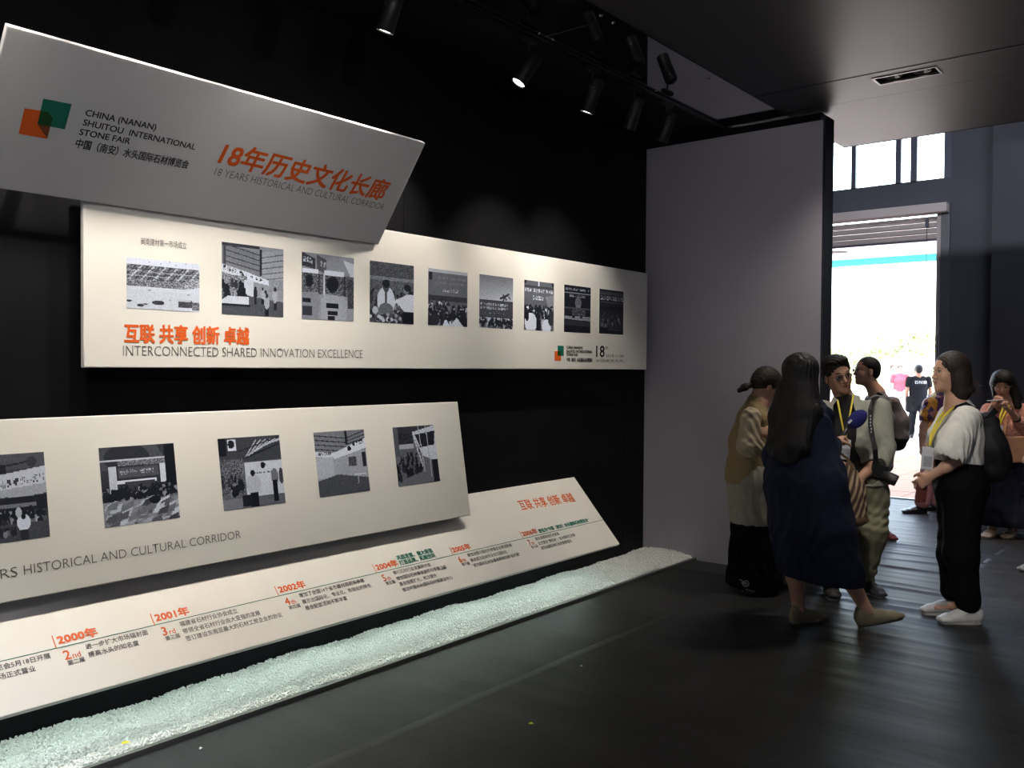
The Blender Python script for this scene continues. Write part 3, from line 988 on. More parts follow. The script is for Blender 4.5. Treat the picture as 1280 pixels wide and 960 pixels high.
# scraps
yel = mat('yellow paper', (0.85, 0.75, 0.03), .6)
whp = mat('white scrap', (.7, .7, .7), .6)


def scrap(px, py, z, sx, sy, m, label, rz):
    p = at(px, py, 2, z)
    o = MB().add([(-sx, -sy, 0), (sx, -sy*.7, .003), (sx*1.1, sy, .001), (0, sy*.8, .008), (-sx, sy*.6, .004)], [(0, 1, 3), (1, 2, 3), (0, 3, 4)]).build('paper_scrap', m)
    o.location = p
    o.rotation_euler = (0, 0, rz)
    tag(o, label, 'paper scrap')


scrap(157, 929, .075, .013, .007, yel, 'yellow paper scrap lying on the white gravel', .9)
scrap(664, 905, .003, .010, .005, yel, 'small yellow scrap on the bare dark carpet', .3)
scrap(251, 936, .003, .006, .004, whp, 'tiny white scrap on carpet just below the gravel edging', 1.3)
scrap(727, 833, .003, .006, .004, whp, 'tiny white scrap on carpet in the middle of the booth', .6)

# ------------------------------------------------------------------ track and spotlights
XT, ZT = -3.03, ZC
tr = empty('track_rail', (XT, 0, ZT), label='black lighting track running along the edge of the mirrored ceiling strip', cat='lighting track')
MB().box((-.010, -1.5, -.018), (.010, YP-.05, 0)).build('rail', mat('black metal', (0.012, 0.012, 0.013), .35, metal=.5), tr)
MB().box((.0105, -1.5, -.016), (.012, YP-.05, -.012)).build('rail_slot', mat('steel lip', (.35, .35, .36), .3, metal=1.0), tr)
lamp_black = mat('black lamp metal', (0.022, 0.022, 0.024), .4, metal=.4)


def spot(y, tgt, lit, label, power=30, x=None, base=None, group='spotlights on the ceiling track', head_len=.20, r=.042, colr=(1, .93, .82), ang=75, twist=0.0):
    XB = XT if base is None else base
    root = empty('spotlight', (XB, y, ZT-.03), label=label, cat='spotlight', group=group)
    MB().box((-.016, -.06, -.025), (.016, .06, 0)).build('adapter', lamp_black, root, bevel=.003)
    ox = 0.0 if x is None else x-XT
    MB().tube([(0, 0, -.02), (ox, 0, -.025), (ox, 0, -.10)], .006, 8).build('stem', lamp_black, root)
    d = np.array(tgt, float)-np.array([XB+ox, y, ZT-.19])
    d /= np.linalg.norm(d)
    c = np.array([ox, 0, -.16])
    side = np.cross(d, [0, 0, 1.0])
    side /= np.linalg.norm(side)
    yk = MB()
    pts = [c+side*(r+.006)*math.cos(t)+np.array([0, 0, 1.0])*(.065*math.sin(t)) for t in np.linspace(0, math.pi, 11)]
    yk.tube(pts, .004, 6)
    yk.build('yoke', lamp_black, root)
    a, b = c-d*head_len*.45, c+d*head_len*.55
    hd = MB()
    hd.tube([a-d*.001, a, a+d*.012, b-d*.002, b], [.001, r*.75, r, r, r*.94], 20, cap=False)
    for k in range(4):
        q = a+d*(.02+k*.014)
        hd.tube([q, q+d*.001, q+d*.005, q+d*.006], [r, r*1.05, r*1.05, r], 20, cap=False)
    hd.build('housing', lamp_black, root)
    if lit:
        m = mat('lit lens', (1, .95, .9), .3, emit=(1, .95, .85), estr=9)
    else:
        m = mat('lens glass', (.3, .3, .3), .15)
    MB().tube([b-d*.010, b-d*.006], r*.88, 20).build('lens', m, root)
    if lit:
        l = light('spot_light', 'SPOT', tuple(b+d*.012), power, colr, shadow_soft_size=.03, spot_size=math.radians(ang), spot_blend=.9)
        l.parent = root
        l.rotation_euler = Vector(d).to_track_quat('-Z', 'Y').to_euler()
    return root


G = 'spotlights on the ceiling track'
ys_px = [at(490, -38, 0, XT)[1], at(661, 51, 0, XT)[1], at(741, 91, 0, XT)[1], at(793, 117, 0, XT)[1], at(834, 134, 0, XT)[1]]
print('spot y', ys_px)
# ordinal words follow the order from the near end of the track
spot(ys_px[0], (-3.62, ys_px[0]-.1, 1.6), True, 'spotlight hanging alone nearest the top left, above the title board end', 80)
spot(ys_px[1], (-3.62, ys_px[1]-.75, 1.6), True, 'spotlight with its glowing lens in view, second along the track', 80)
spot(ys_px[2], (-3.62, ys_px[2]-.1, 1.6), True, 'spotlight showing a thin bright rim of lens, third along the track', 80)
spot(ys_px[3], (-3.62, ys_px[3]+.1, 1.7), True, 'spotlight second from the partition end of the track', 64)
spot(ys_px[4], (-3.62, ys_px[4]-.1, 1.6), False, 'unlit spotlight closest to the grey partition', 0)
NEAR = [' over the left edge of the picture', ' above the square emblem of the title board', ' above the printed hillside photo', ' above the large title lettering', ' above the last title character']
for k, y in enumerate((-0.3, 0.45, 1.2, 1.8, 2.4)):
    spot(y, (-3.62, y-.05, 1.7), True, 'spotlight on the track'+NEAR[k], 76, x=(-2.955 if y in (0.45, 1.8) else -2.915), group='spotlights above the near end of the boards')

# unseen track added to brighten the title board, the partition and the visitors
t2 = empty('track_rail', (-0.9, 0, ZT), label='added black lighting track out of view near the middle of the booth ceiling', cat='lighting track')
MB().box((-.010, -1.5, -.018), (.010, 2.6, 0)).build('rail', _mats['black metal'], t2)
spot(0.9, (-3.42, 1.9, 2.35), True, 'added fill spotlight out of view turned to the near half of the title board', 46, base=-0.9, ang=60, colr=(1, .95, .92), group='added fill spotlights out of view')
spot(1.7, (-3.42, 3.0, 2.35), True, 'added fill spotlight out of view turned to the far half of the title board', 40, base=-0.9, ang=60, colr=(1, .95, .92), group='added fill spotlights out of view')
spot(2.4, (-1.0, 5.75, 1.1), True, 'added fill spotlight out of view turned to the group of visitors', 245, base=-0.9, ang=44, colr=(1, .94, .88), group='added fill spotlights out of view')
spot(2.0, (-2.9, 6.3, 3.1), True, 'added fill spotlight out of view turned to the top of the grey partition', 50, base=-0.2, ang=50, colr=(.97, .94, 1), group='added fill spotlights out of view')
# ------------------------------------------------------------------ figure modelling: blended volumes turned into one skin
def _n(v):
    v = np.array(v, float)
    return v/(np.linalg.norm(v)+1e-12)


def cone(a, b, ra, rb, k=.02):
    return ('c', np.array(a, float), np.array(b, float), ra, rb, k)


def ell(c, r, f=(1, 0, 0), u=(0, 0, 1), k=.015):
    f = _n(f)
    l = _n(np.cross(u, f))
    u = np.cross(f, l)
    return ('e', np.array(c, float), np.array(r, float), np.stack([f, l, u]), k)


def oval(a, b, wa, wb, side, k=.03):
    """Tapered limb or trunk of oval section: wa, wb = (half width along side, half depth)."""
    return ('o', np.array(a, float), np.array(b, float), wa, wb, _n(side), k)


def minus(p):
    return ('-',)+p


def _dist(p, X, Y, Z):
    t = p[0]
    if t == 'c':
        _, a, b, ra, rb, k = p
        d = b-a
        L2 = d@d+1e-12
        px, py, pz = X-a[0], Y-a[1], Z-a[2]
        s = np.clip((px*d[0]+py*d[1]+pz*d[2])/L2, 0, 1)
        return np.sqrt((px-s*d[0])**2+(py-s*d[1])**2+(pz-s*d[2])**2)-(ra+(rb-ra)*s)
    if t == 'e':
        _, c, r, M, k = p
        px, py, pz = X-c[0], Y-c[1], Z-c[2]
        q = 0
        for i in range(3):
            q = q+((px*M[i][0]+py*M[i][1]+pz*M[i][2])/r[i])**2
        return (np.sqrt(q)-1)*r.min()
    if t == 'o':
        _, a, b, wa, wb, side, k = p
        d = b-a
        L = math.sqrt(d@d)+1e-9
        ax = d/L
        sd = _n(side-ax*(side@ax))
        dp = np.cross(ax, sd)
        px, py, pz = X-a[0], Y-a[1], Z-a[2]
        h = px*ax[0]+py*ax[1]+pz*ax[2]
        s = np.clip(h/L, 0, 1)
        w = wa[0]+(wb[0]-wa[0])*s
        e = wa[1]+(wb[1]-wa[1])*s
        x = px*sd[0]+py*sd[1]+pz*sd[2]
        y = px*dp[0]+py*dp[1]+pz*dp[2]
        o = np.maximum(np.maximum(-h, h-L), 0)
        mn = np.minimum(w, e)
        q = np.sqrt((x/w)**2+(y/e)**2+(o/mn)**2)
        return (q-1)*mn


def _bounds(p):
    t = p[0]
    if t == 'e':
        m = float(p[2].max())
        return p[1]-m, p[1]+m
    if t == 'c':
        r = max(p[3], p[4])
    else:
        r = max(*p[3], *p[4])
    return np.minimum(p[1], p[2])-r, np.maximum(p[1], p[2])+r


def sdf_mesh(name, prims, h, material, parent=None, folds=None, cuts=(), smooth=1, **kw):
    pos = [p for p in prims if p[0] != '-']
    lo = np.min([_bounds(p)[0] for p in pos], 0)-3*h
    hi = np.max([_bounds(p)[1] for p in pos], 0)+3*h
    n = np.ceil((hi-lo)/h).astype(int)+1
    F = np.full(n, .2, np.float32)
    ax = [lo[i]+h*np.arange(n[i]) for i in range(3)]
    for p in prims:
        neg = p[0] == '-'
        if neg:
            p = p[1:]
        k = p[-1]
        a, b = _bounds(p)
        i0 = np.maximum(((a-k-2*h-lo)/h).astype(int), 0)
        i1 = np.minimum(((b+k+2*h-lo)/h).astype(int)+2, n)
        if (i1 <= i0).any():
            continue
        sl = tuple(slice(i0[i], i1[i]) for i in range(3))
        X = ax[0][sl[0]][:, None, None]
        Y = ax[1][sl[1]][None, :, None]
        Z = ax[2][sl[2]][None, None, :]
        d = _dist(p, X, Y, Z)
        f = F[sl]
        if neg:
            hh = np.clip(.5-.5*(f+d)/k, 0, 1)
            F[sl] = f*(1-hh)+(-d)*hh+k*hh*(1-hh)
        else:
            hh = np.clip(.5+.5*(f-d)/k, 0, 1)
            F[sl] = f*(1-hh)+d*hh-k*hh*(1-hh)
    X = ax[0][:, None, None]
    Y = ax[1][None, :, None]
    Z = ax[2][None, None, :]
    if folds is not None:
        F = F+folds(X, Y, Z).astype(np.float32)
    for nrm, off in cuts:              # keep the side where nrm.p < off
        nrm = np.array(nrm, float)
        F = np.maximum(F, (X*nrm[0]+Y*nrm[1]+Z*nrm[2]-off).astype(np.float32))
    S = F < 0
    C = S[:-1, :-1, :-1].astype(np.int8)
    tot = sum(S[i:n[0]-1+i, j:n[1]-1+j, k:n[2]-1+k].astype(np.int8) for i in (0, 1) for j in (0, 1) for k in (0, 1))
    act = (tot > 0) & (tot < 8)
    I = np.argwhere(act)
    if len(I) == 0:
        return None
    vid = np.full(act.shape, -1, np.int32)
    vid[act] = np.arange(len(I))
    acc = np.zeros((len(I), 3))
    cnt = np.zeros(len(I))
    cs = [(i, j, k) for i in (0, 1) for j in (0, 1) for k in (0, 1)]
    for a in cs:
        for b in cs:
            if sum(abs(a[t]-b[t]) for t in range(3)) == 1 and a < b:
                fa = F[I[:, 0]+a[0], I[:, 1]+a[1], I[:, 2]+a[2]]
                fb = F[I[:, 0]+b[0], I[:, 1]+b[1], I[:, 2]+b[2]]
                m = (fa < 0) != (fb < 0)
                t = np.where(m, fa/(fa-fb+1e-20), 0)
                p_ = np.array(a)[None]+t[:, None]*(np.array(b)-np.array(a))[None]
                acc += p_*m[:, None]
                cnt += m
    V = (I+acc/cnt[:, None])*h+lo
    Q = []
    for d in range(3):
        e1, e2 = [(1, 2), (2, 0), (0, 1)][d]
        s0 = [slice(0, n[i]) for i in range(3)]
        s1 = list(s0)
        s0[d] = slice(0, n[d]-1)
        s1[d] = slice(1, n[d])
        A, B = S[tuple(s0)], S[tuple(s1)]
        E = np.argwhere(A != B)
        E = E[(E[:, e1] > 0) & (E[:, e2] > 0) & (E[:, e1] < n[e1]-1) & (E[:, e2] < n[e2]-1)]
        u1 = np.zeros(3, int)
        u1[e1] = 1
        u2 = np.zeros(3, int)
        u2[e2] = 1
        q = [vid[tuple((E-o).T)] for o in (u1+u2, u2, u1*0, u1)]
        q = np.stack(q, 1)
        flip = B[tuple(E.T)]
        q[flip] = q[flip][:, ::-1]
        Q.append(q)
    Q = np.concatenate(Q)
    Q = Q[(Q >= 0).all(1)]
    # relax the surface slightly
    for _ in range(smooth):
        s = np.zeros_like(V)
        c = np.zeros(len(V))
        for i in range(4):
            np.add.at(s, Q[:, i], V[Q[:, (i+1) % 4]])
            np.add.at(s, Q[:, i], V[Q[:, (i-1) % 4]])
            np.add.at(c, Q[:, i], 2)
        V = V*.5+.5*s/np.maximum(c, 1)[:, None]
    me = bpy.data.meshes.new(name)
    me.vertices.add(len(V))
    me.vertices.foreach_set('co', V.ravel())
    me.loops.add(Q.size)
    me.loops.foreach_set('vertex_index', Q.ravel())
    me.polygons.add(len(Q))
    me.polygons.foreach_set('loop_start', np.arange(len(Q))*4)
    me.polygons.foreach_set('use_smooth', [True]*len(Q))
    me.materials.append(material)
    me.update()
    o = bpy.data.objects.new(name, me)
    COL.objects.link(o)
    if parent:
        o.parent = parent
    return tag(o, **kw)


def foldf(amp, wl=.08, vert=0.0, seed=0, zlo=None, zhi=None):
    """Soft irregular creases. vert=1 gives folds that hang down, 0 gives folds that run across."""
    r = random.Random(seed)
    ph = [r.uniform(0, 6) for _ in range(6)]
    w = 2*math.pi/wl

    def f(X, Y, Z):
        wx = .02*np.sin(X*21+ph[0])+.02*np.sin(Z*17+ph[1])
        a = np.sin((X*(.3+vert)+Z*(1-vert)*.95+Y*.45*(vert+.3)+wx)*w+ph[2])
        b = np.sin((Y*(.4+vert)+Z*(1-vert)*.7-X*.5+wx)*w*1.37+ph[3])
        g = np.sin(X*9+Y*7+Z*6+ph[4])*.5+.5
        d = amp*(a*.6+b*.4)*(.35+.65*g)
        if zlo is not None:
            d = d*np.clip((Z-zlo)/.06, 0, 1)
        if zhi is not None:
            d = d*np.clip((zhi-Z)/.06, 0, 1)
        return d
    return f


SKIN = mat('skin', (0.52, 0.30, 0.205), .5, noise_amt=.05, noise_scale=30, spec=.4)
SKIN_TAN = mat('tanned skin', (0.40, 0.215, 0.14), .5, noise_amt=.05, noise_scale=30, spec=.4)
HAIR = mat('black hair', (0.007, 0.006, 0.0058), .52, bump=.5, bump_scale=120, stretch=(1, 1, .08), spec=.3)
HAIR_B = mat('dark brown hair', (0.022, 0.015, 0.011), .52, bump=.5, bump_scale=120, stretch=(1, 1, .08), spec=.3)
LIP = mat('lips', (0.36, 0.11, 0.09), .45)
EYE_W = mat('eye white', (0.6, 0.58, 0.55), .25)
EYE_D = mat('eye dark', (0.01, 0.008, 0.006), .15)
BROW = mat('brow', (0.012, 0.009, 0.008), .7)


class Figure:
    """A person on the ground under photo pixel (px, py); figure space has x to the right of the view, y away from it, z up."""

    def __init__(self, px, py, label, skin=SKIN, h=.006, group=None):
        g = at(px, py, 2, 0)
        self.g = g
        self.D = float((g-CO)@CF)
        self.root = empty('person', tuple(g), rz=YAW, label=label, cat='person', group=group)
        c, s = math.cos(YAW), math.sin(YAW)
        self.R = np.array([[c, s, 0], [-s, c, 0], [0, 0, 1.0]])
        self.skin = skin
        self.h = h
        self.body = []

    def P(self, px, py, dd=0.0):
        return self.R@(CO+ray(px, py)*(self.D+dd)-self.g)

    def head(self, C, f, u=(0, 0, 1), neck=None, s=1.0, female=True, gaze=None, rn=.05):
        C = np.array(C, float)
        f = _n(f)
        l = _n(np.cross(u, f))
        u = np.cross(f, l)
        self.hC, self.hf, self.hl, self.hu, self.hs = C, f, l, u, s

        def q(x, y, z):
            return C+(f*x+l*y+u*z)*s
        self.q = q
        B = []
        j = .94 if female else 1.0
        B.append(ell(q(-.010, 0, .040), np.array((.096, .074, .082))*s, f, u, .02))
        B.append(ell(q(.026, 0, -.025), np.array((.062, .060*j, .085))*s, f, u, .025))
        B.append(ell(q(.038, 0, -.072), np.array((.046, .043*j, .036))*s, f, u, .02))
        B.append(ell(q(.070, 0, -.094), np.array((.018, .018, .016))*s, f, u, .018))
        B.append(cone(q(.080, -.026*j, .027), q(.080, .026*j, .027), .010*s, .010*s, .012))
        for y in (-1, 1):
            B.append(ell(q(.060, y*.036, -.022), np.array((.024, .022, .026))*s, f, u, .018))
        B.append(cone(q(.086, 0, .012), q(.106, 0, -.024), .0065*s, .0105*s, .010))
        for y in (-1, 1):
            B.append(ell(q(.094, y*.011, -.028), np.array((.010, .007, .007))*s, f, u, .006))
        B.append(cone(q(.083, -.014, -.052), q(.083, .014, -.052), .0085*s, .0085*s, .010))
        for y in (-1, 1):
            B.append(minus(ell(q(.096, y*.030, .010), np.array((.017, .014, .010))*s, f, u, .008)))
            B.append(ell(q(-.006, y*.075*j, -.006), np.array((.018, .0075, .030))*s, f, u-f*.2, .006))
            B.append(minus(ell(q(.002, y*.083*j, -.004), np.array((.008, .005, .014))*s, f, u, .004)))
        if neck is not None:
            B.append(cone(q(-.018, 0, -.055), neck, rn*s, rn*1.12, .03))
        self.body += B
        # eyes, brows, lips
        r = self.root
        for y in (-1, 1):
            e = q(.0795, y*.030, .009)
            m = MB()
            ring = [e+f*(.0035*s)+l*(.0145*s*math.cos(t))+u*(.0055*s*math.sin(t)) for t in np.linspace(0, 2*math.pi, 13)[:-1]]
            m.add([e+f*.0075*s]+ring, [(0, i+1, (i+1) % 12+1) for i in range(12)], True)
            ey = m.build('eye', EYE_W, r)
            m = MB()
            c0 = e+f*.0062*s
            ring = [c0+l*(.0056*s*math.cos(t))+u*(.0052*s*math.sin(t)) for t in np.linspace(0, 2*math.pi, 11)[:-1]]
            m.add([e+f*.0088*s]+ring, [(0, i+1, (i+1) % 10+1) for i in range(10)], True)
            m.build('iris', EYE_D, ey)
            m = MB()
            m.tube([q(.086, y*.014, .0150), q(.0885, y*.028, .0175), q(.080, y*.046, .0130)], [.0012, .0017, .001], 6)
            m.build('eyelid', BROW, r)
            m = MB()
            m.tube([q(.0885, y*.014, .032), q(.0895, y*.03, .0365), q(.079, y*.048, .031)], [.002, .0028, .0012], 6)
            m.build('eyebrow', BROW, r)
        m = MB()
        m.tube([q(.086, -.021, -.0525), q(.0925, -.008, -.0500), q(.0925, .008, -.0500), q(.086, .021, -.0525)], [.0015, .0036, .0036, .0015], 8)
        m.tube([q(.086, -.018, -.0565), q(.0925, 0, -.0585), q(.086, .018, -.0565)], [.0015, .0042, .0015], 8)
        m.build('lips', LIP, r)
        return q

    def glasses(self, m=None, rx=.022, rz=.015):
        q = self.q
        g = MB()
        for y in (-1, 1):
            g.tube([q(.098, y*.031+rx*math.cos(t), .008+rz*math.sin(t)) for t in np.linspace(0, 2*math.pi, 17)], .0013, 6, cap=False)
            g.tube([q(.097, y*(.031+rx), .012), q(.05, y*.078, .014), q(-.005, y*.082, .010)], .0013, 6)
        g.tube([q(.098, -.010, .012), q(.104, 0, .014), q(.098, .010, .012)], .0013, 6)
        o = g.build('glasses', m or mat('glasses frame', (.05, .045, .045), .3, metal=.6), self.root)
        for y in (-1, 1):
            k = MB()
            k.add([q(.098, y*.031+rx*.93*math.cos(t), .008+rz*.93*math.sin(t)) for t in np.linspace(0, 2*math.pi, 17)[:-1]], [tuple(range(16))])
            k.build('lens', mat('spectacle lens', (.98, .98, 1), .02, trans=1.0), o)

    def hand(self, wrist, d, palm, thumb, curl=(.4, .5, .4), s=1.0, spread=.03, thumb_in=.5, k=.006):
        """d: wrist to knuckles; palm: palm normal; thumb: side the thumb leaves from."""
        w = np.array(wrist, float)
        d, palm = _n(d), np.array(palm, float)
        palm = _n(palm-d*(palm@d))
        th = np.cross(d, palm)
        if th@np.array(thumb, float) < 0:
            th = -th
        B = self.body
        kn = w+d*.082*s
        B.append(oval(w, w+d*.03*s, (.027*s, .019*s), (.034*s, .016*s), th, .012))
        B.append(oval(w+d*.03*s, kn, (.035*s, .015*s), (.037*s, .012*s), th, .010))
        for i, (off, L) in enumerate(((.0285, .068), (.0095, .076), (-.0095, .070), (-.0275, .055))):
            p = kn+th*off*s-d*.004
            dirn = _n(d+th*off*spread*30)
            a = 0.0
            r = .0085*s if i < 3 else .0075*s
            for j, fr in enumerate((.45, .31, .24)):
                a += curl[j]*(1+.08*i)
                v = dirn*math.cos(a)+palm*math.sin(a)
                p2 = p+v*L*fr*s
                B.append(cone(p, p2, r, r*.9, .003 if j else k))
                p, r = p2, r*.9
        t0 = w+d*.022*s+th*.026*s
        v1 = _n(d*.65+th*.75+palm*thumb_in)
        t1 = t0+v1*.040*s
        v2 = _n(d*.95+th*.1+palm*(thumb_in+.15))
        t2 = t1+v2*.030*s
        v3 = _n(d*.9-th*.25+palm*(thumb_in+.3))
        B.append(cone(t0, t1, .014*s, .0105*s, .01))
        B.append(cone(t1, t2, .0100*s, .009*s, .003))
        B.append(cone(t2, t2+v3*.022*s, .009*s, .0075*s, .003))
        return kn

    def arm(self, sh, el, wr, s=1.0):
        self.body += [cone(sh, el, .046*s, .037*s, .03), cone(el, np.array(el)*.55+np.array(wr)*.45, .038*s, .036*s, .02),
                      cone(np.array(el)*.55+np.array(wr)*.45, wr, .036*s, .025*s, .02)]

    def leg(self, hip, kn, an, s=1.0):
        kn, an = np.array(kn), np.array(an)
        calf = kn*.68+an*.32
        self.body += [cone(hip, kn, .082*s, .053*s, .04), cone(kn, calf, .052*s, .054*s, .02), cone(calf, an, .054*s, .033*s, .02)]

    def foot(self, an, toe_dir, s=1.0, lift=0.0):
        an = np.array(an, float)
        t = _n([toe_dir[0], toe_dir[1], 0])
        b = np.array([an[0], an[1], an[2]-.055])
        self.body += [cone(an, b-t*.008, .030*s, .023*s, .02), oval(b-t*.02, b+t*.12*s-[0, 0, .012-lift], (.026*s, .026*s), (.031*s, .013*s), np.cross([0, 0, 1], t), .03)]

    def torso(self, pelvis, chest, neck, side, wp=(.155, .105), wc=(.165, .11), ww=(.125, .09)):
        pelvis, chest, neck = map(lambda a: np.array(a, float), (pelvis, chest, neck))
        w = pelvis*.45+chest*.55
        wp, wc, ww = [(a*.9, b*.85) for a, b in (wp, wc, ww)]
        self.body += [oval(pelvis, w, wp, ww, side, .05), oval(w, chest, ww, wc, side, .05), oval(chest, neck, wc, (.07, .06), side, .05)]

    def finish(self):
        sdf_mesh('body', self.body, self.h, self.skin, self.root)

    def shoe(self, ankle, toe_dir, up_m, sole_m, L=.25, w=.043, collar=.09, sole=.022, pitch=0.0, low=False, pointed=False, name='shoe', label=None, gz=0.0, lace=None):
        """Shoe with its heel below ankle; pitch lifts the toe."""
        t = _n([toe_dir[0], toe_dir[1], 0])
        t3 = _n(t+np.array([0, 0, math.tan(pitch)]))
        sd = _n(np.cross([0, 0, 1], t))
        up = np.cross(t3, sd)
        up = up if up[2] > 0 else -up
        o = np.array([ankle[0], ankle[1], gz])-t*.05

        def q(a, b, c):
            return o+t3*a*(L/.25)+sd*b+up*c
        wt = w*(.62 if pointed else .86)
        top = .036 if low else .055
        B = [oval(q(.018, 0, sole+.022), q(.12, 0, sole+.018), (w*.74, top), (w*.95, top*.8), sd, .03),
             oval(q(.12, 0, sole+.016), q(.19, 0, sole+.010), (w*.95, top*.75), (w, top*.55), sd, .03),
             oval(q(.19, 0, sole+.008), q(.235, 0, sole+.004), (w*.98, top*.5), (wt, top*.36), sd, .02)]
        if not low:
            B += [oval(q(.026, 0, sole+.03), q(.048, 0, collar), (w*.74, .045), (w*.80, .052), sd, .02)]
        else:
            B += [oval(q(.016, 0, sole+.02), q(.012, 0, sole+.050), (w*.66, .028), (w*.60, .024), sd, .02)]
        hole = minus(oval(q(.055, 0, collar-.03 if not low else sole+.03), q(.06, 0, collar+.05), (w*.55, .034), (w*.66, .042), sd, .006))
        B.append(hole)
        s_ = sdf_mesh(name, B, .0045, up_m, self.root, cuts=[(-up, -float(q(0, 0, sole*.8)@up))], label=label)
        so = MB()
        out = []
        for a in np.linspace(0, 2*math.pi, 33)[:-1]:
            xx = .1175+.1235*math.cos(a)
            ww = w*(.90+.14*math.cos(a)) if not pointed else w*(.92-.1*math.cos(a))
            yy = ww*np.sign(math.sin(a))*abs(math.sin(a))**.7
            out.append((xx, yy))
        n = len(out)
        so.add([q(x, y, 0) for x, y in out]+[q(x*1.0+.001, y*1.06, sole*.5) for x, y in out]+[q(x, y*1.02, sole) for x, y in out],
               [tuple(reversed(range(n))), tuple(range(2*n, 3*n))]+[(i, (i+1) % n, (i+1) % n+n, i+n) for i in range(n)]+[(i+n, (i+1) % n+n, (i+1) % n+2*n, i+2*n) for i in range(n)])
        so.build('sole', sole_m, s_)
        if lace:
            for i in range(4):
                a = .098+i*.020
                z = sole+(top*.8+.020)-i*.0045
                MB().tube([q(a, -.024, z-.012), q(a+.004, 0, z), q(a, .024, z-.012)], .0032, 6).build('lace', lace, s_)
        return s_
# ------------------------------------------------------------------ people
def cloth(name, c, rough=.85, **kw):
    return mat(name, c, rough, spec=kw.pop('spec', .2), noise_amt=kw.pop('noise_amt', .10), noise_scale=kw.pop('noise_scale', 25), bump=kw.pop('bump', .25), bump_scale=kw.pop('bump_scale', 260), **kw)


X_, Y_, Z_ = np.eye(3)

# ---- woman in white blouse
E_ = Figure(1198, 776, 'woman with dark bob in loose white blouse and black trousers, seen in profile', h=.005)
P = E_.P
f = (-.985, -.10, -.02)
C = P(1187, 466.5)
nk = P(1196, 508)
E_.head(C, f, (0, 0, 1), neck=nk, s=.98)
q = E_.q
side = _n(np.cross(Z_, f))
shN, shF = P(1204, 523, -.15), P(1196, 523, .16)
elN, wrN = P(1200, 573, -.17), P(1163, 596, -.07)
elF, wrF = P(1184, 572, .15), P(1158, 594, .02)
E_.torso(P(1200, 598), P(1196, 540), nk, side)
E_.arm(shN, elN, wrN, .95)
E_.arm(shF, elF, wrF, .95)
E_.hand(wrN, P(1146, 607, -.03)-wrN, (.3, 1, -.1), (0, 0, 1), (.5, .6, .4), .92)
E_.hand(wrF, P(1147, 608, .01)-wrF, (.2, -1, -.1), (0, 0, 1), (.25, .4, .3), .9)
hN, kN, aN = P(1205, 615, -.08), P(1201, 692, -.07), P(1213, 765, -.06)
hF, kF, aF = P(1196, 615, .08), P(1192, 690, .09), P(1193, 746, .11)
E_.leg(hN, kN, aN)
E_.leg(hF, kF, aF)
E_.foot(aN, (-1, -.05))
E_.foot(aF, (-1, .05))
E_.finish()
wb = cloth('white crinkled cotton', (.66, .65, .60), noise_amt=.05)
bl = [oval(P(1196, 575), P(1196, 545), (.165, .135), (.165, .128), side, .04), oval(P(1196, 545), P(1199, 522), (.165, .128), (.165, .095), side, .04),
      oval(P(1199, 522), P(1200, 509), (.15, .085), (.07, .068), side, .03), ell(P(1176, 548, -.02), (.045, .11, .055), (-1, 0, 0), k=.05),
      cone(P(1206, 523, -.13), P(1197, 548, -.165), .074, .080, .03), cone(P(1197, 548, -.165), P(1189, 566, -.165), .080, .092, .02),
      cone(P(1196, 523, .13), P(1186, 566, .15), .068, .095, .03),
      minus(cone(P(1191, 562, -.165), P(1182, 588, -.16), .070, .10, .01)), minus(cone(P(1186, 562, .15), P(1178, 590, .15), .075, .11, .01)),
      minus(ell(P(1188, 505), (.05, .065, .045), (-1, 0, -.5), k=.01)), minus(ell(P(1180, 514, -.0), (.035, .028, .07), (-1, 0, -.3), k=.01))]
sl_n = _n(P(1187, 600)-P(1197, 560))
sdf_mesh('blouse', bl, .0048, wb, E_.root, folds=foldf(.0055, .055, .75, 3), cuts=[((-.10, 0, -1), float(-(P(1198, 577)@np.array([.10, 0, 1]))))])
tr_m = cloth('black trouser cloth', (.006, .006, .0068), spec=.05)
tz = [oval(P(1198, 578), P(1200, 606), (.145, .122), (.165, .135), side, .03),
      cone(hN+[0, 0, .03], kN, .118, .092, .07), cone(kN, P(1209, 745, -.06), .092, .072, .05), cone(P(1209, 745, -.06), P(1210, 752, -.06), .072, .070, .01),
      cone(hF+[0, 0, .03], kF, .112, .086, .07), cone(kF, P(1190, 738, .11), .086, .066, .05)]
sdf_mesh('trousers', tz, .006, tr_m, E_.root, folds=foldf(.004, .11, .3, 5))
hb = [ell(q(-.022, 0, .046), (.100, .088, .090), E_.hf, E_.hu, .02), ell(q(-.045, 0, -.035), (.082, .092, .098), E_.hf, E_.hu, .03),
      oval(q(-.03, 0, -.03), q(-.045, 0, -.118), (.088, .068), (.098, .066), side, .02), ell(q(-.10, -.0, -.10), (.05, .08, .03), E_.hf, E_.hu+E_.hf*.5, .02),
      minus(ell(q(.098, 0, -.055), (.088, .085, .105), E_.hf, E_.hu, .008)), minus(ell(q(.085, 0, -.02), (.045, .072, .065), E_.hf, E_.hu, .01)),
      minus(ell(q(-.02, 0, -.15), (.06, .055, .05), E_.hf, E_.hu, .02))]
hair = sdf_mesh('hair', hb, .0042, HAIR_B, E_.root, folds=foldf(.0022, .02, 1.0, 8))
st = MB()
rr = random.Random(4)
for i in range(46):
    a = q(-.09-rr.uniform(0, .03), rr.uniform(-.08, .08), rr.uniform(-.10, -.03))
    L = rr.uniform(.03, .075)
    b = a-E_.hf*L*.6-E_.hu*L*rr.uniform(.2, .6)
    c2 = b-E_.hf*L*.5+E_.hu*L*rr.uniform(-.1, .5)
    st.tube([a, b, c2], [.0016, .0011, .0004], 4)
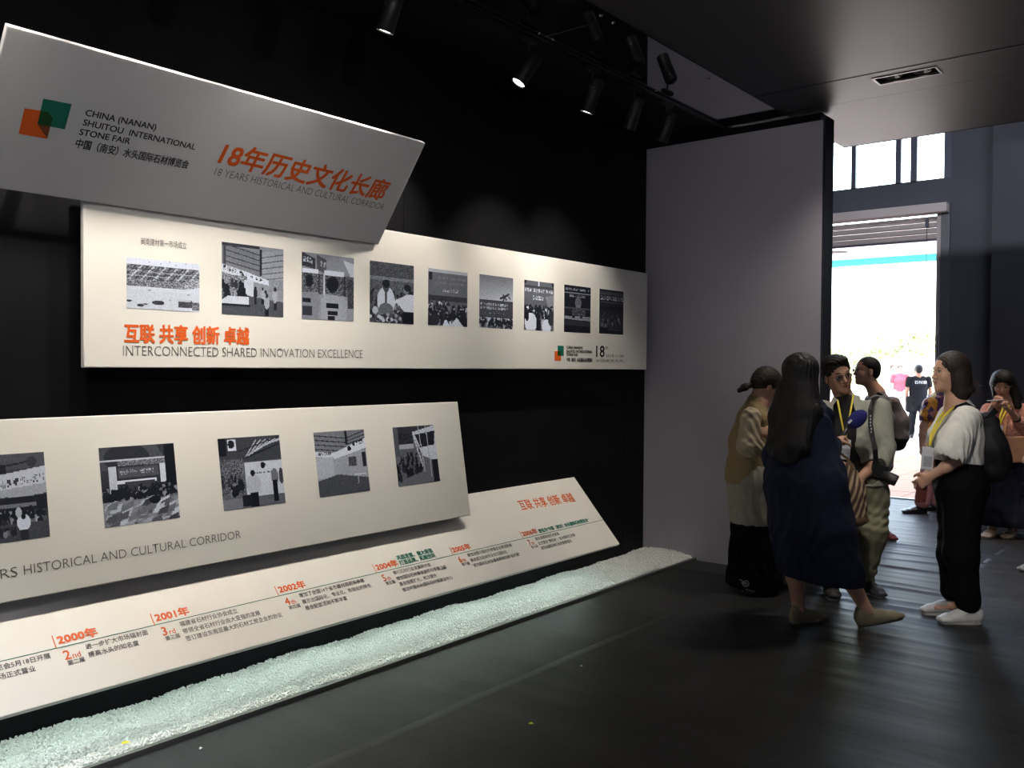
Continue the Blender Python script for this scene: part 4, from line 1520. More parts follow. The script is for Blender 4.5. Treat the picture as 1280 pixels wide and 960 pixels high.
st.build('hair_ends', mat('hair tips', (.09, .06, .04), .4), E_.root, kind='stuff')
wsh = mat('white sneaker leather', (.70, .69, .66), .45, noise_amt=.04)
sol = mat('off white rubber', (.62, .60, .55), .6)
E_.shoe(P(1215, 765, -.06), (-1, -.04), wsh, sol, L=.255, w=.043, collar=.085, name='sneaker', lace=wsh)
E_.shoe(P(1192, 750, .13), (-1, .05), mat('grey white sneaker', (.40, .40, .41), .5), sol, L=.245, w=.042, collar=.085, name='sneaker', lace=wsh)  # far shoe of the white pair, coloured darker for the shade on it
# things she carries
yl = mat('yellow ribbon', (.70, .58, .05), .6)


def ribbon(name, pts, w, t, m, parent=None, **kw):
    """Flat band through pts; each point may carry its own width direction."""
    r = MB()
    pts = [np.array(p, float) for p in pts]
    prev = None
    L = []
    for i, p in enumerate(pts):
        d = _n(pts[min(i+1, len(pts)-1)]-pts[max(i-1, 0)])
        s = _n(np.cross(d, np.array([0.15, 1.0, 0.05])))
        nn = np.cross(s, d)
        L.append([p-s*w/2-nn*t/2, p+s*w/2-nn*t/2, p+s*w/2+nn*t/2, p-s*w/2+nn*t/2])
    v = [q_ for r_ in L for q_ in r_]
    fs = []
    for i in range(len(L)-1):
        for k in range(4):
            fs.append((i*4+k, i*4+(k+1) % 4, i*4+4+(k+1) % 4, i*4+4+k))
    fs += [(3, 2, 1, 0), tuple((len(L)-1)*4+k for k in range(4))]
    r.add(v, fs, False)
    return r.build(name, m, parent, **kw)


def carried(name, fig, label, cat, group=None):
    o = empty(name, tuple(fig.g), rz=YAW, label=label, cat=cat, group=group)
    return o


bg_ = carried('lanyard_badge', E_, 'yellow lanyard with white pass card hanging in front of the white blouse', 'badge')
ribbon('ribbon', [P(1193, 508, -.07), P(1180, 520, -.10), P(1168, 540, -.10), P(1162, 557, -.09)], .012, .0015, yl, bg_)
ribbon('ribbon', [P(1186, 508, .02), P(1174, 522, -.02), P(1164, 542, -.06), P(1162, 557, -.09)], .012, .0015, yl, bg_)
c0, c1, c2_, c3 = P(1153, 558, -.085), P(1168, 560, -.085), P(1166, 588, -.085), P(1151, 586, -.085)
MB().add([c0, c1, c2_, c3, c0+[0, .004, 0], c1+[0, .004, 0], c2_+[0, .004, 0], c3+[0, .004, 0]], [(3, 2, 1, 0), (4, 5, 6, 7), (0, 1, 5, 4), (1, 2, 6, 5), (2, 3, 7, 6), (3, 0, 4, 7)]).build('pass_card', mat('white card', (.62, .63, .66), .4), bg_)
quad_mesh('card_print', [P(1155, 570, -.0862), P(1165.5, 571, -.0862), P(1164.5, 584, -.0862), P(1154, 583, -.0862)], mat('grey print', (.35, .36, .40), .5), bg_)
ph = carried('phone', E_, 'reddish brown phone case held in the clasped hands of the white blouse woman', 'phone')
p0 = P(1152, 614, -.03)
MB().obox(p0, (.036, .01, .0), (0, .005, 0), (.006, 0, .068)).build('case', mat('red brown case', (.16, .05, .04), .4), ph, bevel=.003)
bk = carried('backpack', E_, 'black backpack worn by the woman in the white blouse', 'backpack')
blk = cloth('black nylon', (.010, .010, .012), .55)
pk = [oval(P(1236, 585, -.01), P(1233, 560, -.01), (.14, .095), (.14, .105), side, .04), oval(P(1233, 560, -.01), P(1230, 530, -.01), (.14, .10), (.11, .07), side, .04),
      ell(P(1243, 572, -.01), (.07, .12, .085), (1, 0, 0), k=.03)]
sdf_mesh('bag', pk, .006, blk, bk, folds=foldf(.005, .09, .4, 12))
for dy in (-.12, .10):
    ribbon('strap', [P(1226, 527, dy), P(1219, 512, dy), P(1207, 505.5, dy), P(1197, 509, dy*.95), P(1190, 525, dy*.9), P(1192, 548, dy*1.1), P(1206, 572, dy*1.2), P(1226, 584, dy)], .030, .006, blk, bk)
ribbon('flap', [P(1228, 532, -.06), P(1236, 522, -.10), P(1245, 512, -.08)], .035, .006, blk, bk)
ribbon('handle', [P(1238, 518, -.04), P(1247, 540, -.10), P(1255, 565, -.10), P(1256, 590, -.06)], .018, .004, blk, bk)

# ---- woman in navy dress
B_ = Figure(1040, 782, 'woman with very long black hair in a loose navy dress, seen from behind', h=.005)
P = B_.P
f = (.62, .78, -.05)
side = _n(np.cross(Z_, f))
C = P(1002, 470)
nk = P(1001, 510)
B_.head(C, f, (0, 0, 1), neck=nk, s=1.0)
q = B_.q
shR, elR, wrR = P(1024, 519, .0), P(1036, 569, -.03), P(1044, 553, .14)
shL, elL, wrL = P(976, 519, .10), P(968, 575, .16), P(985, 600, .30)
B_.torso(P(1018, 608), P(1006, 540), nk, side)
B_.arm(shR, elR, wrR)
B_.arm(shL, elL, wrL)
B_.hand(wrR, P(1054, 545, .20)-wrR, (0.0, -.25, -1), (.2, -1, .3), (1.0, 1.1, .8), .92, thumb_in=.9)
B_.hand(wrL, P(995, 606, .36)-wrL, (1, 0, 0), (0, 0, 1), (.4, .5, .4), .9)
hR, kR, aR = P(1024, 620, 0), P(1049, 700, -.0), P(1084, 764, -.02)
hL, kL, aL = P(998, 620, .02), P(993, 700, .03), P(998, 762, .04)
B_.leg(hR, kR, aR)
B_.leg(hL, kL, aL)
B_.foot(aR, (1, -.15), lift=.028)
B_.foot(aL, (1, .25))
B_.finish()
navy = cloth('navy linen', (.012, .016, .036), noise_amt=.15)
dr_ = [oval(P(1003, 545, .0), P(1004, 521, .0), (.165, .135), (.165, .115), side, .04), oval(P(1004, 521, .0), P(1002, 507, .0), (.15, .09), (.075, .07), side, .03),
       oval(P(1006, 600, .0), P(1003, 548, .0), (.225, .18), (.17, .14), side, .05), oval(P(1015, 660, .0), P(1006, 600, .0), (.240, .195), (.225, .18), side, .06),
       oval(P(1025, 716, .0), P(1015, 660, .0), (.245, .20), (.240, .195), side, .04), oval(P(1026, 736, .0), P(1025, 714, .0), (.245, .20), (.245, .20), side, .01),
       cone(P(1020, 521, .0), P(1032, 560, -.03), .066, .078, .04), cone(P(1032, 562, -.03), P(1041, 556, .07), .078, .052, .03),
       cone(P(980, 521, .1), P(970, 572, .14), .068, .078, .04), cone(P(970, 572, .14), P(980, 594, .24), .078, .06, .03),
       minus(oval(P(1028, 746, .0), P(1026, 706, .0), (.22, .175), (.20, .15), side, .01))]
cutp = P(1030, 724, 0)
sdf_mesh('dress', dr_, .0055, navy, B_.root, folds=foldf(.010, .10, .45, 21), cuts=[((-.10, 0, -1), float(-(cutp@np.array([.10, 0, 1]))))])
hh = [ell(q(-.018, 0, .046), (.108, .094, .090), B_.hf, B_.hu, .02), oval(q(-.03, .0, .03), P(1000, 512, -.08), (.096, .085), (.118, .065), side, .04),
      oval(P(1000, 512, -.085), P(988, 555, -.12), (.118, .055), (.112, .048), side, .04), oval(P(988, 555, -.12), P(980, 572, -.11), (.110, .045), (.075, .03), side, .03),
      oval(P(972, 520, .02), P(967, 562, .0), (.05, .05), (.035, .05), side, .03), oval(P(982, 485, .02), P(972, 520, .02), (.05, .06), (.05, .05), side, .03),
      minus(ell(q(.10, 0, -.05), (.085, .072, .11), B_.hf, B_.hu, .01))]
sdf_mesh('hair', hh, .0055, HAIR, B_.root, folds=foldf(.0035, .035, 1.0, 9))
kh = mat('khaki suede', (.22, .185, .115), .7, noise_amt=.1)
khs = mat('brown sole', (.10, .075, .05), .6)
B_.shoe(P(1085, 764, -.02), (1, -.12), kh, khs, L=.262, w=.041, collar=.085, sole=.014, pitch=.22, pointed=True, name='ankle_shoe')
B_.shoe(P(999, 760, .04), (1, .45), kh, khs, L=.25, w=.041, collar=.085, sole=.014, pointed=True, name='ankle_shoe')
# microphone
mc = carried('microphone', B_, 'handheld microphone with large dark blue foam head held out to the man', 'microphone')
a, b = P(1051, 548, .20), P(1063, 532, .21)
MB().tube([a+(a-b)*.5, a, b], [.011, .012, .017], 14).build('handle', mat('black plastic', (.015, .015, .016), .4), mc)
foam = mat('blue foam', (.012, .018, .16), .95, bump=.8, bump_scale=300)
mf = sdf_mesh('foam', [ell(P(1071.5, 524, .21), (.070, .046, .047), P(1080, 516, .21)-b, (0, -1, 1), .01)], .004, foam, mc)
MB().obox(P(1062.5, 527, .165), _n(P(1066, 524)-P(1062, 528))*.014, (0, .001, 0), _n(P(1060, 524)-P(1064, 529))*.007).build('emblem', mat('white emblem', (.6, .6, .65), .5), mc)
# tote
tt = carried('tote_bag', B_, 'striped brown and cream gathered tote bag hanging from the navy sleeve', 'bag')
tm = mat('striped canvas', (.2, .13, .08), .8, bump=.2, bump_scale=200)
nt = tm.node_tree
tcn = node_of(tm, 'ShaderNodeTexCoord')
wv = nt.nodes.new('ShaderNodeTexWave')
wv.wave_type = 'BANDS'
wv.bands_direction = 'X'
wv.inputs['Scale'].default_value = 9.5
wv.inputs['Distortion'].default_value = .6
wv.inputs['Detail'].default_value = 2
wv.inputs['Detail Scale'].default_value = .8
mpn = nt.nodes.new('ShaderNodeMapping')
mpn.inputs['Rotation'].default_value = (0, math.radians(-20), 0)
nt.links.new(tcn.outputs['Object'], mpn.inputs[0])
nt.links.new(mpn.outputs[0], wv.inputs['Vector'])
cr_ = nt.nodes.new('ShaderNodeValToRGB')
cr_.color_ramp.elements[0].color = (.05, .028, .018, 1)
cr_.color_ramp.elements[1].color = (.42, .32, .20, 1)
e_ = cr_.color_ramp.elements.new(.45)
e_.color = (.13, .07, .04, 1)
nt.links.new(wv.outputs['Fac'], cr_.inputs[0])
nt.links.new(cr_.outputs[0], nt.nodes['Principled BSDF'].inputs['Base Color'])
tb = [oval(P(1055, 585, .06), P(1061, 615, .06), (.060, .035), (.088, .06), X_, .04), oval(P(1061, 615, .06), P(1069, 644, .06), (.088, .06), (.072, .055), X_, .04)]
sdf_mesh('bag', tb, .005, tm, tt, folds=foldf(.006, .045, 1.0, 31))
sdf_mesh('base', [ell(P(1070, 648, .06), (.073, .056, .046), k=.02)], .005, mat('brown leather', (.16, .095, .05), .55), tt)
for dy in (.02, .10):
    ribbon('strap', [P(1044, 588, dy), P(1043, 574, dy), P(1050, 566, dy), P(1060, 574, dy), P(1067, 588, dy)], .016, .004, mat('brown leather', (.16, .095, .05), .55), tt)

# ---- man with glasses
C_ = Figure(1066, 742, 'man with glasses in open khaki shirt and olive trousers, head tilted, facing the microphone', skin=SKIN_TAN, h=.005)
P = C_.P
f = (.06, -.98, -.10)
side = _n((.93, .35, 0))
C = P(1047.5, 470)
nk = P(1060, 507, .03)
C_.head(C, f, (-.25, .05, 1), neck=nk, s=1.06, female=False, rn=.056)
C_.glasses()
q = C_.q
shR, elR, wrR = P(1099, 512, .04), P(1103, 572, -.02), P(1075, 598, -.14)     # image right arm
shL, elL, wrL = P(1030, 514, -.05), P(1018, 570, -.02), P(1032, 600, -.10)
C_.torso(P(1078, 606, .04), P(1065, 540, .02), nk, side, wp=(.16, .115), wc=(.185, .12), ww=(.15, .105))
C_.arm(shR, elR, wrR, 1.1)
C_.arm(shL, elL, wrL, 1.1)
C_.hand(wrR, P(1063, 610, -.20)-wrR, (-.4, .2, -.6), (-.3, -1, .2), (.5, .5, .4), 1.0)
C_.hand(wrL, P(1044, 608, -.16)-wrL, (.4, .2, -.6), (.3, -1, .2), (.5, .5, .4), 1.0)
hR, kR, aR = P(1089, 618, .05), P(1092, 664, -.10), P(1080, 727, .06)
hL, kL, aL = P(1062, 618, 0), P(1050, 672, -.08), P(1037, 726, 0)
C_.leg(hR, kR, aR)
C_.leg(hL, kL, aL)
C_.foot(aR, (.2, -1))
C_.foot(aL, (-.2, -1))
C_.finish()
oli = cloth('dark grey tee', (.018, .018, .017))
sdf_mesh('tee_shirt', [oval(P(1064, 603, -.01), P(1052, 545, -.02), (.095, .105), (.105, .105), side, .04), oval(P(1052, 545, -.02), P(1057, 506, .01), (.105, .105), (.085, .080), side, .04)], .006, oli, C_.root)
ks = cloth('khaki grey shirt', (.32, .325, .27), noise_amt=.06)
sh = [oval(P(1080, 600, .05), P(1070, 548, .04), (.185, .145), (.195, .145), side, .04), oval(P(1070, 548, .04), P(1066, 518, .04), (.195, .145), (.19, .10), side, .04),
      oval(P(1066, 518, .04), P(1061, 505, .035), (.17, .085), (.075, .07), side, .03),
      cone(shR, P(1104, 560, .0), .078, .078, .03), cone(P(1104, 560, 0), P(1099, 575, -.03), .078, .075, .02),
      cone(shL, P(1020, 562, -.02), .075, .075, .03),
      minus(oval(P(1053, 620, -.13), P(1051, 545, -.14), (.062, .16), (.060, .15), X_, .008)), minus(oval(P(1051, 545, -.14), P(1053, 500, -.08), (.060, .15), (.05, .12), X_, .008)),
      minus(ell(P(1054, 497, -.01), (.07, .075, .06), k=.01)), minus(cone(P(1096, 580, -.05), P(1086, 592, -.1), .055, .08, .01))]
sdf_mesh('shirt', sh, .0052, ks, C_.root, folds=foldf(.0055, .075, .35, 41), cuts=[((0, 0, -1), float(-P(1080, 606)[2]))])
for a, b in (((1043, 500, -.07), (1036, 514, -.13)), ((1066, 496, -.06), (1078, 512, -.12))):
    MB().add([P(a[0]-2, a[1]-4, a[2]), P(a[0]+9 if a[0] > 1050 else a[0]+4, a[1]-1, a[2]), P(*b), P(b[0]-9 if a[0] > 1050 else b[0]-3, b[1]+1, b[2]-.01)], [(0, 1, 2, 3)]).build('collar', ks, C_.root)
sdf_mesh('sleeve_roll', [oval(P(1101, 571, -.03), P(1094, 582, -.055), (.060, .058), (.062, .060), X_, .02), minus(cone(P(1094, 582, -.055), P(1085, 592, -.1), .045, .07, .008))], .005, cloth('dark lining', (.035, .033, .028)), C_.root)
ot = cloth('olive khaki cotton', (.175, .165, .105), noise_amt=.12)
tz = [oval(P(1080, 603, .04), P(1078, 622, .04), (.150, .12), (.175, .135), side, .04), cone(hR, kR, .118, .090, .03), cone(kR, P(1079, 731, .06), .088, .060, .02),
      cone(hL, kL, .115, .085, .03), cone(kL, P(1037, 727, 0), .083, .058, .02)]
sdf_mesh('trousers', tz, .0058, ot, C_.root, folds=foldf(.009, .07, .1, 43))
sdf_mesh('hair', [ell(q(-.018, 0, .052), (.108, .090, .092), C_.hf, C_.hu, .02), ell(q(-.06, 0, .0), (.058, .078, .07), C_.hf, C_.hu, .03), ell(q(.035, 0, .105), (.055, .065, .022), C_.hf, C_.hu, .02),
      minus(ell(q(.092, 0, -.02), (.072, .085, .093), C_.hf, C_.hu, .01)), minus(ell(q(.0, 0, -.065), (.035, .12, .06), C_.hf, C_.hu, .01))], .0048, HAIR, C_.root, folds=foldf(.003, .02, .3, 4))
dk = mat('dark shoe', (.03, .03, .032), .5)
C_.shoe(P(1080, 730, .06), (.2, -1), dk, sol, L=.27, w=.046, name='sneaker')
C_.shoe(P(1037, 730, 0), (-.2, -1), dk, sol, L=.27, w=.046, name='sneaker')
lb = carried('lanyard_badge', C_, 'yellow lanyard with clear plastic badge on the glasses man', 'badge')
ribbon('ribbon', [P(1047, 500, -.10), P(1051, 522, -.15), P(1056, 546, -.165)], .011, .0015, yl, lb)
ribbon('ribbon', [P(1067, 492, -.06), P(1063, 515, -.14), P(1057, 546, -.165)], .011, .0015, yl, lb)
c0, c1, c2_, c3 = [P(x, y, -.17) for x, y in ((1049, 548), (1064, 550), (1062, 575), (1047, 573))]
MB().add([c0, c1, c2_, c3]+[c+[0, .004, 0] for c in (c0, c1, c2_, c3)], [(3, 2, 1, 0), (4, 5, 6, 7), (0, 1, 5, 4), (1, 2, 6, 5), (2, 3, 7, 6), (3, 0, 4, 7)]).build('pass_card', mat('white card', (.62, .63, .66), .4), lb)
quad_mesh('card_print', [P(1050, 560, -.1712), P(1062, 561, -.1712), P(1061, 568, -.1712), P(1049, 567, -.1712)], mat('grey print', (.35, .36, .40), .5), lb)
cm = carried('camera', C_, 'black camera with a long lens hanging at the hip of the glasses man', 'camera')
cb = mat('camera black', (.012, .012, .013), .4, bump=.2, bump_scale=300)
MB().obox(P(1097, 588, -.10), (.052, .0, -.018), (0.0, .03, 0), (.014, 0, .040)).build('camera_body', cb, cm, bevel=.006)
MB().obox(P(1095, 578, -.10), (.018, .0, -.006), (0.0, .022, 0), (.004, 0, .014)).build('viewfinder', cb, cm, bevel=.004)
a, b = P(1103, 593, -.11), P(1121, 601.5, -.15)
MB().tube([a, a*.7+b*.3, a*.68+b*.32, b*.9+a*.1, b], [.034, .034, .038, .038, .035], 22).build('camera_lens', cb, cm)
MB().tube([b, b+_n(b-a)*.002], [.030, .028], 22).build('front_glass', mat('lens coating', (.05, .06, .09), .08, spec=.9), cm)
sp = ribbon('strap', [P(1097, 497, .02), P(1091, 500, -.08), P(1088, 512, -.125), P(1088, 530, -.135), P(1091, 548, -.14), P(1094, 562, -.15), P(1095, 578, -.13)], .030, .003, cb, cm)
ribbon('strap', [P(1097, 497, .02), P(1100, 500, .12), P(1106, 540, .14), P(1112, 575, .05), P(1106, 586, -.06)], .020, .003, cb, cm)
for i in range(6):
    MB().obox(P(1088.3+(i > 3)*.8, 520+i*4, -.1385), (.004, 0, 0), (0, .0006, 0), (0, 0, .0065)).build('lettering', mat('white thread', (.5, .5, .5), .7), cm)

# ---- man behind with grey backpack
D_ = Figure(1096, 671, 'man with glasses and short black hair in profile behind the khaki shirt man', h=.006)
P = D_.P
f = (-.97, -.05, .05)
side = _n(np.cross(Z_, f))
C = P(1083, 465)
nk = P(1096, 492)
D_.head(C, f, (-.08, 0, 1), neck=nk, s=1.06, female=False, rn=.055)
D_.glasses()
q = D_.q
D_.torso(P(1096, 573), P(1096, 520), nk, side, wp=(.16, .11), wc=(.18, .115), ww=(.15, .10))
for dy in (-.19, .19):
    sh_, el_, wr_ = P(1096, 502, dy), P(1099, 545, dy*1.15), P(1080, 565, dy*.7)
    D_.arm(sh_, el_, wr_, 1.05)
    D_.hand(wr_, P(1070, 570, dy*.5)-wr_, (0, -np.sign(dy), 0), (0, 0, 1), (.4, .5, .4), 1.0)
for dy, dx in ((-.09, 4), (.09, -12)):
    h_, k_, a_ = P(1096, 575, dy), P(1094+dx*.5, 622, dy), P(1096+dx, 662, dy)
    D_.leg(h_, k_, a_)
    D_.foot(a_, (.25, -1) if dx > 0 else (-1, 0))
    sdf_mesh('trouser_leg', [cone(h_, k_, .105, .08, .02), cone(k_, a_+[0, 0, .04], .078, .062, .02)], .008, cloth('dark denim', (.012, .014, .02)), D_.root, folds=foldf(.005, .08, .2, 5))
D_.finish()
gs = cloth('grey shirt', (.16, .16, .165))
sdf_mesh('shirt', [oval(P(1096, 578), P(1096, 525), (.18, .13), (.19, .13), side, .04), oval(P(1096, 525), P(1097, 503), (.19, .13), (.19, .09), side, .04), oval(P(1097, 503), P(1097, 493), (.16, .075), (.075, .065), side, .03),
      cone(P(1096, 504, -.18), P(1099, 532, -.21), .075, .07, .03), cone(P(1096, 504, .18), P(1099, 532, .21), .075, .07, .03)], .007, gs, D_.root, folds=foldf(.005, .07, .3, 51))
sdf_mesh('hair', [ell(q(-.018, 0, .050), (.102, .084, .088), D_.hf, D_.hu, .02), ell(q(-.06, 0, .0), (.055, .074, .07), D_.hf, D_.hu, .03),
      minus(ell(q(.075, 0, -.04), (.07, .09, .085), D_.hf, D_.hu, .01)), minus(ell(q(.0, 0, -.06), (.035, .12, .06), D_.hf, D_.hu, .01))], .0055, HAIR, D_.root, folds=foldf(.003, .02, .3, 4))
rd = mat('dark red canvas', (.10, .012, .014), .7)
D_.shoe(P(1100, 664, -.09), (.25, -1), rd, wsh, L=.26, w=.045, sole=.03, collar=.10, name='sneaker', lace=wsh)
D_.shoe(P(1084, 664, .09), (-1, .05), rd, wsh, L=.26, w=.045, sole=.03, collar=.10, name='sneaker', lace=wsh)
gb = carried('backpack', D_, 'grey taupe backpack with black side worn behind the khaki shirt man', 'backpack')
gm = cloth('taupe nylon', (.20, .175, .165), .6)
sdf_mesh('bag', [oval(P(1121, 545, -.04), P(1120, 525, -.04), (.15, .085), (.15, .085), side, .04), oval(P(1120, 525, -.04), P(1115, 503, -.04), (.15, .085), (.12, .055), side, .04)], .007, gm, gb, folds=foldf(.004, .1, .3, 61))
sdf_mesh('back_pad', [oval(P(1108, 548, -.04), P(1108, 508, -.04), (.13, .03), (.11, .03), side, .02)], .008, blk, gb)
sdf_mesh('base', [oval(P(1120, 550, -.04), P(1120, 554, -.04), (.15, .085), (.13, .07), side, .02)], .008, blk, gb)
for dy in (-.13, .10):
    ribbon('strap', [P(1110, 512, dy), P(1108, 498, dy), P(1098, 492.5, dy), P(1089, 500, dy), P(1087, 520, dy), P(1096, 545, dy*1.1), P(1108, 550, dy)], .035, .007, blk, gb)
ribbon('loose_strap', [P(1108, 553, -.12), P(1109, 566, -.12), P(1112, 580, -.12)], .012, .003, blk, gb)
ribbon('loose_strap', [P(1112, 553, -.12), P(1114, 566, -.12), P(1116, 577, -.12)], .012, .003, blk, gb)

# ---- woman in beige vest
A_ = Figure(944, 738, 'woman with short ponytail in beige vest over cream sleeves, head bowed beside the partition', h=.005)
P = A_.P
f = (.80, .16, -.52)
fh = _n((.96, .2, 0))
side = _n(np.cross(Z_, fh))
C = P(957.5, 483, .0)
nk = P(946, 507)
A_.head(C, f, (.5, .1, .86), neck=nk, s=.98)
q = A_.q
shN, elN, wrN = P(939, 521, -.14), P(935, 557, -.16), P(960, 556, -.06)
shF, elF, wrF = P(946, 521, .16), P(946, 560, .18), P(962, 553, .08)
A_.torso(P(938, 600), P(941, 540), nk, side)
A_.arm(shN, elN, wrN)
A_.arm(shF, elF, wrF)
A_.hand(wrN, P(972, 557, .0)-wrN, (0, .8, .6), (0, -.3, 1), (.5, .6, .4), .92)
A_.hand(wrF, P(973, 553, .07)-wrF, (0, -.8, .6), (0, 0, 1), (.5, .6, .4), .92)
hN, kN, aN = P(938, 612, -.06), P(938, 680, -.06), P(938, 724, -.07)
hF, kF, aF = P(943, 612, .06), P(948, 680, .07), P(956, 720, .09)
A_.leg(hN, kN, aN)
A_.leg(hF, kF, aF)
A_.foot(aN, (1, .1))
A_.foot(aF, (1, .1))
A_.finish()
vest = cloth('beige vest cloth', (.30, .225, .115))
crm = cloth('cream satin', (.50, .42, .29), .45, noise_amt=.06)
wht = cloth('pale tunic cloth', (.36, .335, .27))
sdf_mesh('tunic', [oval(P(941, 655), P(938, 600), (.165, .15), (.175, .15), side, .04), oval(P(938, 600), P(940, 545), (.16, .135), (.14, .11), side, .04), oval(P(940, 545), P(946, 509), (.15, .105), (.072, .064), side, .04)], .006, wht, A_.root,
         folds=foldf(.006, .07, .9, 71), cuts=[((0, 0, -1), float(-P(941, 653)[2]))])
sdf_mesh('vest', [oval(P(933, 595), P(938, 550), (.165, .135), (.155, .125), side, .04), oval(P(938, 550), P(941, 524), (.155, .125), (.15, .085), side, .04), oval(P(941, 522), P(946, 503), (.14, .09), (.074, .068), side, .03),
                  minus(ell(P(938, 524, -.20), (.055, .085, .085), k=.01)), minus(ell(P(944, 524, .22), (.055, .085, .085), k=.01)),
                  minus(oval(P(962, 640, .03), P(955, 575, .03), (.09, .15), (.05, .07), X_, .01))], .0052, vest, A_.root, folds=foldf(.005, .09, .8, 72), cuts=[((.12, 0, -1), float(P(933, 602)@np.array([.12, 0, -1])))])
for (a, b, c_) in ((shN, elN, wrN), (shF, elF, wrF)):
    sdf_mesh('sleeve', [cone(a, b, .066, .072, .03), cone(b, np.array(b)*.2+np.array(c_)*.8, .070, .052, .03)], .005, crm, A_.root, folds=foldf(.0055, .05, .2, 73))
sdf_mesh('skirt', [oval(P(941, 656), P(940, 620), (.155, .138), (.13, .115), side, .03), oval(P(943, 722), P(941, 656), (.20, .175), (.155, .138), side, .03), oval(P(943, 736), P(943, 722), (.20, .175), (.20, .175), side, .01)], .006, tr_m, A_.root,
         folds=foldf(.010, .09, 1.0, 74), cuts=[((0, 0, -1), -.035)])
# pale outline motif near the hem
bw = MB()
for cx, r in ((932.5, 3.6),):
    bw.tube([P(cx+r*math.cos(t), 729.5+r*math.sin(t), -.198) for t in np.linspace(0, 2*math.pi, 17)], .0018, 5, cap=False)
    bw.tube([P(cx+1.4*math.cos(t), 729.5+1.4*math.sin(t), -.198) for t in np.linspace(0, 2*math.pi, 9)], .0016, 5, cap=False)
bw.tube([P(924, 724, -.195), P(928, 726, -.198), P(932, 729.5, -.198)], .0018, 5)
bw.tube([P(926, 728, -.195), P(929, 731, -.197), P(928, 727, -.197)], .0016, 5)
bw.tube([P(932, 736.5, -.198), P(940, 739, -.197), P(948, 739, -.190)], .0016, 5)
bw.build('hem_motif', mat('pale thread', (.55, .55, .55), .6), A_.root)
hr = [ell(q(-.014, 0, .046), (.105, .084, .088), A_.hf, A_.hu, .02), ell(q(-.065, 0, .0), (.05, .072, .06), A_.hf, A_.hu, .03), minus(ell(q(.085, 0, -.045), (.075, .09, .095), A_.hf, A_.hu, .01)), minus(ell(q(.01, 0, -.07), (.04, .1, .06), A_.hf, A_.hu, .01))]
sdf_mesh('hair', hr, .0045, HAIR_B, A_.root, folds=foldf(.002, .018, .2, 6))
pt_ = [cone(P(943, 482, -.01), P(937, 482, -.02), .016, .014, .006), cone(P(937, 482, -.02), P(931, 484, -.02), .019, .026, .006), cone(P(931, 484, -.02), P(924, 488, -.02), .026, .016, .008)]
sdf_mesh('ponytail', pt_, .004, HAIR_B, A_.root, folds=foldf(.003, .015, .1, 2))
for a_, d_ in ((aN, (1, .1)), (aF, (1, .1))):
    A_.shoe(a_, d_, dk, dk, L=.24, w=.040, low=True, sole=.014, name='shoe')
pb = carried('paper_bag', A_, 'flat white paper bag hanging between the beige vest and the navy dress', 'bag')
c0, c1, c2_, c3 = [P(x, y, -.12) for x, y in ((957, 578), (970, 578), (971, 618), (952, 618))]
MB().add([c0, c1, c2_, c3]+[c+[0, .03, 0] for c in (c0, c1, c2_, c3)], [(3, 2, 1, 0), (4, 5, 6, 7), (0, 1, 5, 4), (1, 2, 6, 5), (2, 3, 7, 6), (3, 0, 4, 7)]).build('bag', mat('white paper', (.52, .50, .46), .6), pb, bevel=.002)
ribbon('handle', [P(960, 578, -.11), P(962, 568, -.10), P(966, 560, -.06), P(968, 568, -.10), P(968, 578, -.11)], .006, .002, mat('white cord', (.6, .58, .55), .7), pb)

# ---- woman in pink lace blouse
I_ = Figure(1250, 671, 'woman with glasses in pink lace blouse and long navy skirt looking down at a phone', h=.006)
P = I_.P
f = (-.50, -.78, -.36)
fh = _n((-.5, -.86, 0))
side = _n(np.cross(Z_, fh))
C = P(1253, 481)
nk = P(1260, 505, .03)
I_.head(C, f, (-.2, -.28, .95), neck=nk, s=1.0)
I_.glasses(mat('thin gold frame', (.5, .38, .2), .3, metal=1), .024, .019)
q = I_.q
shR, elR, wrR = P(1236, 513, .05), P(1226, 536, -.05), P(1242, 507, -.20)
shL, elL, wrL = P(1284, 513, .05), P(1288, 545, -.04), P(1264, 515, -.24)
I_.torso(P(1258, 585, .04), P(1260, 530, .04), nk, side, wp=(.16, .11), wc=(.165, .115), ww=(.13, .10))
I_.arm(shR, elR, wrR)
I_.arm(shL, elL, wrL)
I_.hand(wrR, P(1250, 495, -.22)-wrR, (.5, .8, 0), (1, 0, .4), (.7, .9, .6), .92)
I_.hand(wrL, P(1251, 505, -.27)-wrL, (-.2, -.1, 1), (0, -1, .2), (.5, .7, .5), .92)
for dx, dy in ((-12, .0), (13, -.02)):
    I_.leg(P(1258+dx*.8, 592, dy), P(1256+dx, 630, dy), P(1252+dx, 661, dy))
    I_.foot(P(1252+dx, 661, dy), (-.75, -.66))
I_.finish()
lace = mat('pink lace', (.55, .27, .21), .8, noise_amt=.45, noise_scale=55, bump=.6, bump_scale=90)
bl = [oval(P(1258, 572, .04), P(1260, 535, .04), (.155, .12), (.175, .13), side, .04), oval(P(1260, 535, .04), P(1261, 514, .05), (.175, .13), (.175, .09), side, .04), oval(P(1261, 514, .05), P(1261, 505, .04), (.15, .075), (.07, .062), side, .03),
      cone(shR, elR, .066, .064, .03), cone(elR, elR*.4+wrR*.6, .064, .05, .02), cone(shL, elL, .068, .066, .03), cone(elL, elL*.4+wrL*.6, .066, .05, .02)]
sdf_mesh('blouse', bl, .006, lace, I_.root, folds=foldf(.006, .06, .5, 81))
nv = cloth('dark navy pleats', (.010, .012, .024))
